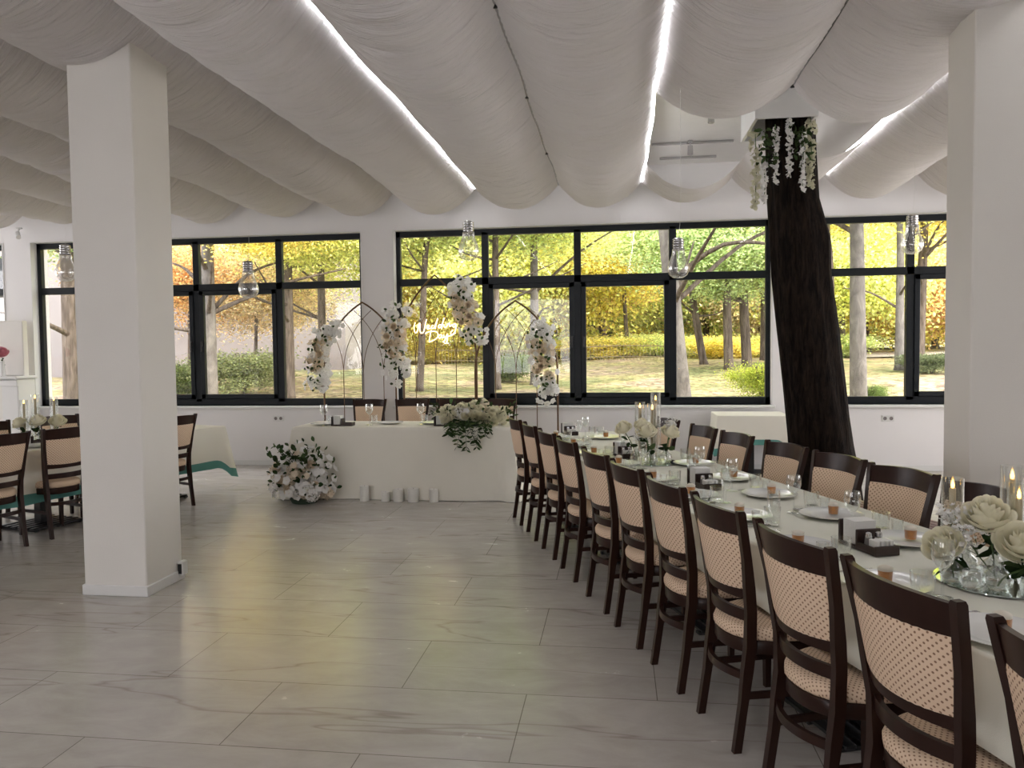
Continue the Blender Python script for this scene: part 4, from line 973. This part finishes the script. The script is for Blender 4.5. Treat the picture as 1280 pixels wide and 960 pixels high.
cluster([(500, 388), (493, 425), (500, 470)], 0.205, 'white flower cluster where left and middle arches meet', 2, 66, 28, 7)
cluster([(574, 352), (582, 386), (598, 424)], 0.205, 'white flower cluster high on the middle arch, right of the sign', 3, 66, 28, 5)
cluster([(675, 408), (679, 445), (684, 492)], 0.18, 'white flower cluster on the right arch', 4, 66, 28, 5)

STROKES = [[(140, 380), (112, 500), (125, 610), (165, 640), (205, 570), (232, 420), (262, 420), (256, 560), (285, 640), (335, 635), (372, 540), (400, 400), (428, 300)],
 [(430, 525), (480, 495), (490, 460), (455, 450), (428, 500), (450, 545), (520, 530), (560, 515)],
 [(595, 455), (560, 465), (545, 510), (575, 535), (620, 495), (660, 400), (705, 280), (665, 420), (640, 545)],
 [(790, 440), (740, 445), (715, 490), (745, 515), (790, 480), (825, 390), (868, 262), (825, 400), (800, 545)],
 [(850, 430), (868, 490), (900, 502), (935, 465), (965, 415), (1000, 400), (1000, 470), (1030, 470), (1062, 425)],
 [(890, 375), (896, 382)],
 [(1150, 410), (1095, 430), (1085, 485), (1125, 490), (1165, 420), (1150, 560), (1105, 655), (1045, 680), (1028, 635), (1085, 570)],
 [(542, 570), (515, 700), (488, 860)], [(395, 665), (450, 625), (560, 600), (665, 612), (712, 675), (690, 760), (600, 825), (488, 872)],
 [(800, 690), (745, 695), (718, 745), (750, 778), (795, 735), (812, 690), (808, 760), (845, 765)],
 [(855, 690), (862, 750), (905, 742), (948, 670), (942, 770), (930, 880), (890, 905), (858, 862), (905, 785), (965, 730), (1055, 700), (1150, 640)]]
t = thing('neon_sign', 'glowing warm white neon sign reading Wedding Day on the middle arch', 'neon sign', PY(545, 408, AY-0.06))
c = PY(545, 408, AY-0.06); nm = MB()
for st in STROKES:
    nm.tube(spline([PY(512+x/20, 384+y/20, AY-0.06)-c for x, y in st], 5), 0.007, 6)
nm.build('lettering', M['neon'], t)
cb = MB(); cb.tube([(0, 0.02, -0.3), (0.0, 0.03, 0.0), (0, 0.03, 0.15)], 0.003, 5); cb.build('cable', M['black'], t)

# floor arrangement at the left front corner of the head table
def mound(cx, cy, cz, rx, rz_, label, seed, n_hy, n_or, n_ro, n_lf, name, group=None, rose_me=None, ry=None, low=0.02):
    q = random.Random(seed); t = thing(name, label, 'flower arrangement', (cx, cy, cz), 0, group); ry = ry or rx*0.75
    def sp(rmin, rmax, up=-0.1):
        while True:
            d = Vector((q.gauss(0, 1), q.gauss(-0.5, 0.8), q.gauss(0.25, 0.8))).normalized()
            if d.z > up: break
        s = q.uniform(rmin, rmax); return Vector((d.x*rx*s, d.y*ry*s, max(low, d.z*rz_*s+rz_*0.25))), d
    m = MB(); m.lathe([(0, 0), (rx*0.35, 0), (rx*0.45, rz_*0.15), (rx*0.35, rz_*0.35), (0, rz_*0.45)], n=16); m.build('foam_base', M['soil'], t)
    for k in range(n_hy): p, d = sp(0.45, 0.8); inst('hydrangea_head', H_CREAM if q.random() < .35 else H_WHITE, t, p, (q.uniform(0, 3), q.uniform(0, 3), 0), q.uniform(0.9, 1.35))
    for k in range(n_or): p, d = sp(0.75, 1.08); inst('blossom', B_WHITE if q.random() < .85 else B_CREAM, t, p, face_dir(d+Vector((0, -.4, .1))), q.uniform(.8, 1.2))
    for k in range(n_ro): p, d = sp(0.74, 0.98); inst('rose_bloom', rose_me or ROSE_C, t, p, face_dir(d+Vector((0, -.3, .1))), q.uniform(.95, 1.35))
    lf = MB()
    for k in range(n_lf):
        p, d = sp(0.7, 1.12, -0.05); add_leaf(lf, p, d+Vector((q.uniform(-.6, .6), -.2, q.uniform(-.4, .7))), q.uniform(.045, .08), .7, q.uniform(0, 6.3))
    lf.build('leaves', M['leafdark'], t, ang=180); return t
pf = PZ(392, 622, 0.0)
fa = mound(pf.x, 7.86, 0.0, 0.37, 0.50, 'big white flower mound on the floor at the head table corner', 21, 34, 88, 7, 90, 'floor_flower_arrangement', low=0.05)
lf = MB(); q = random.Random(9)
for k in range(9):                         # upright leafy sprigs
    b = Vector((q.uniform(-.22, .26), -0.15, 0.42)); e = b+Vector((q.uniform(-.16, .16), -0.05, q.uniform(.10, .24)))
    lf.tube([b, e], 0.003, 4)
    for j in range(9): add_leaf(lf, b.lerp(e, j/8), (q.uniform(-1, 1), -.3, q.uniform(-.3, .8)), q.uniform(.045, .065), .8, q.uniform(0, 6))
lf.build('leaf_sprig', M['leafdark'], fa, ang=180)
pg = PZ(604, 524, 0.787)
ga = mound(pg.x, 8.36, 0.787, 0.44, 0.20, 'ivory rose garland with dark leaves on the head table', 31, 6, 12, 62, 60, 'rose_garland', None, ROSE, ry=0.2, low=0.03)
lf = MB()
for k in range(10):                        # trailing greenery over the table edge
    x = -0.20+k*0.046+q.uniform(-.03, .03); dl = q.uniform(0.10, 0.26) if k in (3, 4, 5, 6, 7) else q.uniform(0.04, 0.13)
    pts = spline([(x, -0.12, 0.08), (x+q.uniform(-.03, .03), -0.315, 0.02), (x+q.uniform(-.06, .06), -0.345, -dl)], 5); lf.tube(pts, 0.0025, 4)
    for p in pts[2:]: 
        for s in (-1, 1): add_leaf(lf, p, (s*0.9, -.25, q.uniform(-1, .1)), q.uniform(.045, .075), .38, q.uniform(0, 6))
for k in range(12):
    a = q.choice((-1, 1)); b = Vector((a*0.3, 0, 0.1)); e = b+Vector((a*q.uniform(.05, .2), q.uniform(-.1, .1), q.uniform(-.02, .16))); lf.tube([b, e], 0.0025, 4)
    for j in range(7): add_leaf(lf, b.lerp(e, j/6), (a*q.uniform(0, 1), q.uniform(-1, 1), q.uniform(-.3, .9)), q.uniform(.04, .06), .4, q.uniform(0, 6))
lf.build('trailing_leaves', M['leafdark'], ga, ang=180)
for px, py, hh, rr_, lab in ((465.5, 620.5, 0.165, 0.050, 'tallest white pillar candle on the floor, leftmost'), (484.5, 625, 0.105, 0.047, 'short white pillar candle second from the left on the floor'), (505, 622, 0.135, 0.055, 'white pillar candle behind the middle floor candle'),
                        (519, 625.5, 0.145, 0.060, 'wide white pillar candle at the middle of the floor row'), (546.5, 624, 0.14, 0.048, 'rightmost white pillar candle on the floor')):
    p = PZ(px, py, 0.0); p.y = min(p.y, 7.97); 
    t = thing('pillar_candle', lab, 'candle', p, 0, 'white pillar candles on the floor before the head table')
    MB().lathe([(0, 0.002), (rr_, 0.002), (rr_, hh-0.006), (rr_-0.006, hh), (rr_-0.012, hh-0.004), (0, hh-0.012)], n=24).build('wax', M['wax_white'], t)
    MB().tube([(0, 0, hh-0.013), (0.002, 0, hh+0.004)], 0.0015, 5).build('wick', M['black'], t)

# ------------------------------------------------------------------ mantel with pink flower at the far left, bench by the right pillar
zl_ = PY(14, 470, 10.05).z; x1 = PY(27, 470, 10.05).x
t = thing('decorative_mantel', 'white decorative mantel with panel at the far left wall', 'mantel', (x1-0.75, 10.12, 0))
m = MB(); m.bbox((0, 0, zl_-0.02), (1.56, 0.42, 0.04), 0.006); m.build('shelf', M['white_trim'], t)
for sx in (-0.62, 0.62):
    m = MB(); m.bbox((sx, 0.02, (zl_-0.04)/2), (0.26, 0.34, zl_-0.04), 0.008); m.bbox((sx, -0.16, 0.06), (0.29, 0.05, 0.12), 0.006); m.bbox((sx, -0.155, zl_-0.10), (0.28, 0.04, 0.09), 0.006); m.build('column', M['white_trim'], t)
m = MB(); m.bbox((0, 0.10, (zl_-0.04)/2), (1.0, 0.14, zl_-0.04), 0.006); m.build('back_board', M['pillar'], t)
zt_ = PY(14, 401, 10.2).z
m = MB(); m.bbox((-0.03, 0.10, (zl_+zt_)/2), (1.44, 0.10, zt_-zl_), 0.008); m.build('over_panel', M['pillar'], t)
pv = PY(0.5, 463, 9.98); v0 = Vector((pv.x, 10.02, zl_+0.001))
o = MB().lathe([(0, 0), (0.04, 0), (0.035, 0.06), (0.028, 0.16), (0.026, 0.22), (0.023, 0.22), (0.024, 0.1), (0, 0.01)], n=18).build('white_vase', M['white_trim'], loc=v0); tag(o, 'slim white vase on the mantel at the left picture edge', 'vase')
rose(v0+Vector((0, 0, 0.012)), 0.31, (0.02, -0.02), 'pink peony in the slim white vase at the left edge', 1.0, None, PEONY, tilt=(0.3, -1, 0.5))
pb = PZ(1163, 655, 0.45)
t = thing('slatted_bench', 'reddish slatted bench behind the window side chairs', 'bench', (pb.x-0.22, pb.y+0.35, 0), -1.2)
for k in range(7):
    m = MB(); m.bbox((0, -0.17+k*0.055, 0.44), (1.1, 0.042, 0.022), 0.004); m.build('slat', M['slat'], t)
for sx in (-0.48, 0.48):
    m = MB(); m.bbox((sx, 0, 0.415), (0.05, 0.38, 0.025), 0.003); m.build('crossbar', M['wood'], t)
    for sy in (-0.15, 0.15): m = MB(); m.bbox((sx, sy, 0.20), (0.045, 0.045, 0.405), 0.004); m.build('leg', M['wood'], t)

# ------------------------------------------------------------------ the park outside
GT = [(8.0, -0.25), (11.0, -0.2), (14.0, 0.1), (18.0, 0.45), (27.0, 0.82), (35.0, 1.08), (60.0, 1.35), (140.0, 2.4)]
def gz(x, y): return interp([(a, b) for a, b in GT], max(8.0, y))[0]+0.08*math.sin(0.31*x+0.2*y)+0.05*math.sin(0.9*x-0.5*y)
g = MB().grid(lambda u, v: ((-90+180*u), 10.8+140*v**1.8, gz(-90+180*u, 10.8+140*v**1.8)), 110, 60)
struct(g.build('ground', M['ground'], ang=180), 'leaf strewn park lawn outside the windows')
rb = MB().grid(lambda u, v: (8+40*u, 39+5*v, gz(8+40*u, 39+5*v)+0.06), 20, 4)
struct(rb.build('path', M['asphalt'], ang=180), 'pale sunlit road beyond the trees at right')
def np_mesh(name, V_, n4, mat):
    me = bpy.data.meshes.new(name); nf = n4
    me.vertices.add(nf*4); me.vertices.foreach_set('co', V_.astype(np.float32).ravel())
    me.loops.add(nf*4); me.loops.foreach_set('vertex_index', np.arange(nf*4, dtype=np.int32))
    me.polygons.add(nf); me.polygons.foreach_set('loop_start', np.arange(0, nf*4, 4, dtype=np.int32))
    me.update(); me.validate(); me.materials.append(mat); return me
def crown_mesh(seed, n=5200, clusters=34, rx=1.0, rz=0.8, leaf=0.021, hollow=0.25):
    rg = np.random.default_rng(seed)
    d = rg.normal(size=(clusters, 3)); d /= np.linalg.norm(d, axis=1)[:, None]
    cc = d*rg.uniform(hollow, 0.9, size=(clusters, 1))*np.array([rx, rx, rz]); cs = rg.uniform(0.14, 0.30, size=clusters)
    k = rg.integers(0, clusters, n); p = cc[k]+rg.normal(size=(n, 3))*cs[k][:, None]*np.array([1, 1, 0.55])
    a = rg.normal(size=(n, 3)); a /= np.linalg.norm(a, axis=1)[:, None]; b = rg.normal(size=(n, 3)); b -= a*(a*b).sum(1)[:, None]; b /= np.linalg.norm(b, axis=1)[:, None]
    s = rg.uniform(0.7, 1.3, size=(n, 1))*leaf
    V_ = np.stack([p-a*s, p+b*s*0.55, p+a*s, p-b*s*0.55], axis=1).reshape(-1, 3)
    return np_mesh('crown', V_, n, M['leaf'])
CR = [crown_mesh(k, 42000, 60+4*k) for k in range(4)]
BUSH = [crown_mesh(20+k, 16000, 30, 1.0, 0.75, 0.03, 0.2) for k in range(2)]
YEL = (0.92, 0.82, 0.26, 1); YG = (0.80, 0.83, 0.32, 1); GRN = (0.50, 0.62, 0.30, 1); ORG = (0.90, 0.64, 0.32, 1); LG = (0.66, 0.76, 0.34, 1); PALE = (0.86, 0.75, 0.50, 1)
def tree(px, Y, wpx, crown, label, pale=False, lean=0.0, top=11.0, kr=(3.2, 2.6), cz=6.0, col=YG, cdx=0.0, fork=None, cm=None):
    b = PY(px, 470, Y); x = b.x; z = gz(x, Y)-0.05; r = wpx/965*Y/2
    t = thing('park_tree', label, 'tree', (x, Y, z), 0, 'trees in the park outside the windows')
    pts = spline([(0, 0, 0), (lean*0.28, 0.0, 1.5), (lean*0.62, 0, 3.6), (lean, 0.1, top*0.55), (lean*1.25, 0, top)], 5)
    n = len(pts); MB().tube(pts, [r*(1.25 if k == 0 else 1.0-0.55*k/n) for k in range(n)], 12).build('trunk', M['bark_pale'] if pale else M['bark'], t, ang=180)
    br = MB(); q = random.Random(int(px*7+Y))
    for k in range(fork or 7):
        i = min(n-2, int(n*(0.28+0.5*q.random()))); p = pts[i]; a = q.uniform(0, 6.28); L = q.uniform(1.4, 3.0)
        e = p+Vector((math.cos(a)*L, math.sin(a)*L, L*q.uniform(.1, .7))); md = p.lerp(e, .5)+Vector((0, 0, q.uniform(-.2, .35)))
        br.tube(spline([p, md, e], 4), [r*0.32*(1-0.75*w/8) for w in range(9)], 6)
    br.build('branch', M['bark'], t, ang=180)
    if crown:
        o = inst('crown', CR[q.randrange(4)], t, (lean+cdx, 0, cz-z), (q.uniform(-.2, .2), q.uniform(-.2, .2), q.uniform(0, 6.28)), (kr[0], kr[0], kr[1])); o.color = col
    return t
# the nearer trunks, at their places in the window panes
tree(857, 14.5, 25, True, 'pale leaning trunk behind the largest bulb lamp', True, -0.55, 10, (2.6, 1.6), 5.9, LG)
tree(1074, 15.5, 21, True, 'pale straight trunk right of the indoor tree trunk', True, -0.1, 10, (2.8, 1.7), 6.0, GRN)
tree(262, 15.0, 22, True, 'pale grey trunk in the window beside the pillar', True, 0.05, 11, (1.7, 1.25), 4.6, YEL, 1.25)
tree(91, 16.0, 27, True, 'thick grey trunk in the window left of the pillar', False, 0.0, 11, (2.6, 1.6), 5.2, GRN)
tree(362, 17.5, 14, True, 'brown trunk left of the left flower arch', False, 0.05, 9, (2.1, 1.7), 5.0, YG, 0.5)
tree(404, 20.0, 12, True, 'thin brown trunk behind the left arch flowers', False, 0.0, 9, (2.6, 2.0), 5.0, YG, 0.5)
tree(524, 20.0, 10, True, 'crooked trunk behind the lit neon sign', False, 0.35, 9, (3.0, 2.0), 5.9, LG)
tree(621, 21.0, 11, True, 'brown trunk behind the left leg of the right arch', False, 0.0, 9, (2.8, 1.9), 5.9, LG, 0.2)
tree(669, 23.0, 13, True, 'grey trunk above the right arch flowers', True, 0.0, 9, (3.2, 2.2), 6.2, YG)
tree(880, 30.0, 10, True, 'dark leaning trunk right of the pale leaning one', False, -0.9, 10, (3.6, 2.4), 6.2, LG)
tree(911, 27.0, 12, True, 'left trunk of the dark pair by the window post', False, -0.15, 10, (3.0, 2.0), 4.9, GRN)
tree(934, 28.0, 13, True, 'right trunk of the dark pair by the window post', False, -0.3, 10, (3.0, 2.1), 5.0, LG)
tree(954, 32.0, 8, True, 'thin dark trunk at the middle window edge', False, 0.0, 10, (3.5, 2.5), 7.5, YG)
tree(1042, 26.0, 9, True, 'thin dark trunk close to the indoor tree', False, -0.2, 9, (2.6, 2.0), 6.8, YEL)
tree(1124, 25.0, 11, True, 'grey trunk left in the rightmost casement', True, 0.0, 9, (2.6, 2.2), 7.2, YG)
tree(1147, 28.0, 14, True, 'grey trunk in the middle of the rightmost casement', False, 0.2, 9, (3.0, 2.6), 7.0, YEL, 1.2)
tree(756, 42.0, 12, True, 'spreading tree with forked boughs beyond the fence', False, -0.3, 6, (4.4, 2.6), 6.2, ORG, -0.8, 9)
tree(785, 38.0, 6, True, 'thin trunk right of the spreading tree', False, -0.3, 8, (3.6, 2.6), 6.2, YEL)
tree(715, 40.0, 5, True, 'thin trunk left of the spreading tree', False, 0.3, 8, (3.8, 2.8), 6.0, YG)
# rows of trees farther back
k = 0
far = [(-26, 41, YEL, 'yellow'), (-15.5, 24.2, ORG, 'orange'), (-12.5, 41, YEL, 'yellow'), (-7.2, 38, YEL, 'golden'), (-6, 36, YG, 'yellow green'), (-3.2, 41, YEL, 'bright yellow'), (-0.4, 46, YG, 'yellow green'), (2.6, 50, YEL, 'yellow'), (5.2, 46, LG, 'green'), (8, 44, PALE, 'pale golden'),
 (11, 40, YG, 'yellow green'), (14, 46, YEL, 'yellow'), (17.5, 43, ORG, 'orange'), (21, 48, YEL, 'golden'), (25, 44, YG, 'yellow green'), (-20, 50, LG, 'green'), (-14, 54, YG, 'yellow green'), (-8, 56, YEL, 'yellow'), (-2, 60, LG, 'green'), (4, 62, YEL, 'yellow'), (10, 60, LG, 'green'), (16, 62, YG, 'yellow green'), (23, 60, YEL, 'yellow'), (30, 56, LG, 'green')]
pos = ['behind the building', 'by the building corner', 'left of the left arch', 'behind the left arch', 'left of the neon sign', 'behind the neon sign', 'right of the neon sign', 'behind the right arch', 'left of the pale leaning trunk', 'behind the dark trunk pair', 'behind the indoor trunk', 'in the right window', 'by the road', 'at the right picture side', 'far right by the road']
for i, (x, y, c_, nm) in enumerate(far):
    px = 640+F*float(np.dot(np.array([x, y, 0.0]), _r))/float(np.dot(np.array([x, y, 0.0]), _f))
    big = 4.8 if y < 52 else 6.4
    if y < 25: big = 2.9
    tree(px, y, 9, True, ('%s crowned tree standing %s' % (nm, pos[i])) if i < 15 else ('%s crowned tree in the farthest row, %s from the left' % (nm, ordw[i-15])), False, RND.uniform(-.4, .4), 9, (big, big*0.95), 5.6 if y < 52 else 7.0, c_)
def bush(px, Y, w, h, col, label):
    p = PY(px, 470, Y); z = gz(p.x, Y)
    t = thing('shrub', label, 'shrub', (p.x, Y, z), 0, 'shrubs in the park')
    st = MB(); q = random.Random(int(px))
    for k in range(6): st.tube([(0, 0, -0.05), (q.uniform(-.3, .3)*w, q.uniform(-.3, .3)*w, h*0.8)], 0.015, 5)
    st.build('stem', M['bark'], t)
    o = inst('foliage', BUSH[int(px) % 2], t, (0, 0, h*0.5), (0, 0, px), (w, w, h*0.62)); o.color = col
bush(305, 18.5, 1.25, 1.3, (0.30, 0.34, 0.16, 1), 'pale green shrub before the building at left')
bush(222, 18.5, 0.8, 1.1, (0.22, 0.28, 0.10, 1), 'green shrub right behind the left pillar')
bush(952, 19.0, 0.75, 0.95, (0.42, 0.48, 0.08, 1), 'yellow green shrub by the right post of the middle window')
bush(1090, 17.0, 0.35, 0.55, (0.22, 0.30, 0.10, 1), 'small leafy shoot at the pale straight trunk')
for i, px in enumerate((430, 520, 600, 680, 760, 840, 920, 1000, 1080, 1160)):
    bush(px, 64.0+2*(i % 2), 5.5, 3.6, (YEL, PALE, YG)[i % 3], '%s tall thicket at the far park end, %s from the left' % (('yellow', 'pale gold', 'yellow green')[i % 3], ordw[i]))
tree(318, 22.0, 5, True, 'thin young tree with pale orange leaves before the building', False, 0.3, 6, (2.5, 1.7), 3.5, PALE)
tree(236, 21.0, 5, True, 'thin young tree with orange leaves right of the left pillar', False, 0.2, 6, (2.2, 1.5), 3.7, ORG)
bush(1165, 24.0, 0.9, 0.7, (0.18, 0.22, 0.12, 1), 'low dark shrub in the rightmost casement')
bush(640, 24.0, 0.9, 1.0, (0.16, 0.22, 0.08, 1), 'dark green shrub behind the right arch')
for i, px in enumerate((560, 640, 700, 745, 790, 830, 900, 970, 1040, 470)):
    bush(px, 37.0+(i % 3), 2.3, 1.25, (YEL, YG, LG)[i % 3], '%s hedge shrub just beyond the low fence, %s planted' % (('yellow', 'yellow green', 'green')[i % 3], ordw[i]))
M['fence'] = pbr('weathered_fence', (0.26, 0.21, 0.13), 0.9, var=0.1)
t = thing('park_fence', 'low dark fence between lawn and yellow hedge', 'fence', (0, 0, 0))
xa, xb = PY(545, 450, 34).x, PY(830, 450, 34).x; rl = MB(); pk = MB(); n = 70
for k in range(n+1):
    x = xa+(xb-xa)*k/n; z = gz(x, 34); pk.box((x, 34, z+0.35), (0.016, 0.016, 0.75))
for dz in (0.15, 0.62): rl.tube([(xa+(xb-xa)*k/20, 34, gz(xa+(xb-xa)*k/20, 34)+dz) for k in range(21)], 0.02, 5)
rl.build('rail', M['fence'], t); pk.build('pickets', M['fence'], t, smooth=False)
# pale building at the left
bx0, bx1, by = -34.0, PY(432, 440, 28).x, 28.0; bz = gz(-14, 28)
t = thing('park_building', 'pale rendered building beyond the trees at left', 'building', ((bx0+bx1)/2, by+4, bz-0.3))
m = MB(); m.box((0, 0, 4.1), (bx1-bx0, 8, 7.2)); m.build('wall', M['render'], t, smooth=False)
m = MB(); m.box((0, -0.03, 0.40), (bx1-bx0+0.1, 8.1, 1.2)); m.build('plinth', M['plinth'], t, smooth=False)
m = MB(); m.box((0, 0, 7.8), (bx1-bx0+0.8, 8.8, 0.3)); m.build('roof', M['plinth'], t, smooth=False)
for k in range(3):
    m = MB(); m.bbox((-9+k*7, -4.02, 4.2), (1.4, 0.12, 1.6)); m.build('window', M['frame'], t, smooth=False)

# ------------------------------------------------------------------ light
wd = bpy.data.worlds.new('sky'); S.world = wd; wd.use_nodes = True; nt = wd.node_tree; nt.nodes.clear()
wo = nt.nodes.new('ShaderNodeOutputWorld'); bg = nt.nodes.new('ShaderNodeBackground'); bg.inputs[0].default_value = (1.0, 0.975, 1.0, 1); bg.inputs[1].default_value = 3.7
nt.links.new(bg.outputs[0], wo.inputs[0])
sd = bpy.data.lights.new('sun', 'SUN'); sd.energy = 3.5; sd.angle = math.radians(1.5); sd.color = (1.0, 0.90, 0.72)
so = bpy.data.objects.new('sun', sd); COL.objects.link(so)
so.rotation_euler = Vector((-0.72, 0.40, -0.60)).to_track_quat('-Z', 'Y').to_euler()     # low autumn sun from the right, behind the hall
def portal(cx, cy, cz, sx, sz, dirv):
    l = bpy.data.lights.new('daylight_portal', 'AREA'); l.shape = 'RECTANGLE'; l.size = sx; l.size_y = sz; l.cycles.is_portal = True
    o = bpy.data.objects.new('daylight_portal', l); COL.objects.link(o); o.location = (cx, cy, cz); o.rotation_euler = Vector(dirv).to_track_quat('-Z', 'Y').to_euler()
for a, b in WINS[1:]: portal((a+b)/2, WALL+0.3, (Z0+Z1)/2, b-a, Z1-Z0, (0, -1, 0))
portal(-5.9, YB-0.15, 2.1, 8.6, 2.5, (0, 1, 0))
portal(XL-0.15, 8.2, 2.1, 4.0, 2.5, (1, 0, 0))
portal(XR+0.15, 6.6, 2.1, 7.2, 2.5, (-1, 0, 0))

cam = bpy.data.cameras.new('camera'); co = bpy.data.objects.new('camera', cam); COL.objects.link(co)
cam.sensor_fit = 'HORIZONTAL'; cam.sensor_width = 36.0; cam.lens = F/1280*36.0; cam.clip_end = 500
mw = Matrix(((_r[0], _u[0], -_f[0], 0), (_r[1], _u[1], -_f[1], 0), (_r[2], _u[2], -_f[2], H), (0, 0, 0, 1)))
co.matrix_world = mw; S.camera = co
vs_ = S.view_settings; S.display_settings.display_device = 'sRGB'
vs_.view_transform = 'Standard'; vs_.look = 'None'; vs_.gamma = 1.0; vs_.use_curve_mapping = False; vs_.exposure = 0.7
try:
    S.cycles.max_bounces = 10; S.cycles.diffuse_bounces = 5; S.cycles.glossy_bounces = 4; S.cycles.transparent_max_bounces = 24; S.cycles.sample_clamp_indirect = 6.0; S.cycles.caustics_reflective = False
    S.cycles.use_denoising = True
except Exception: pass
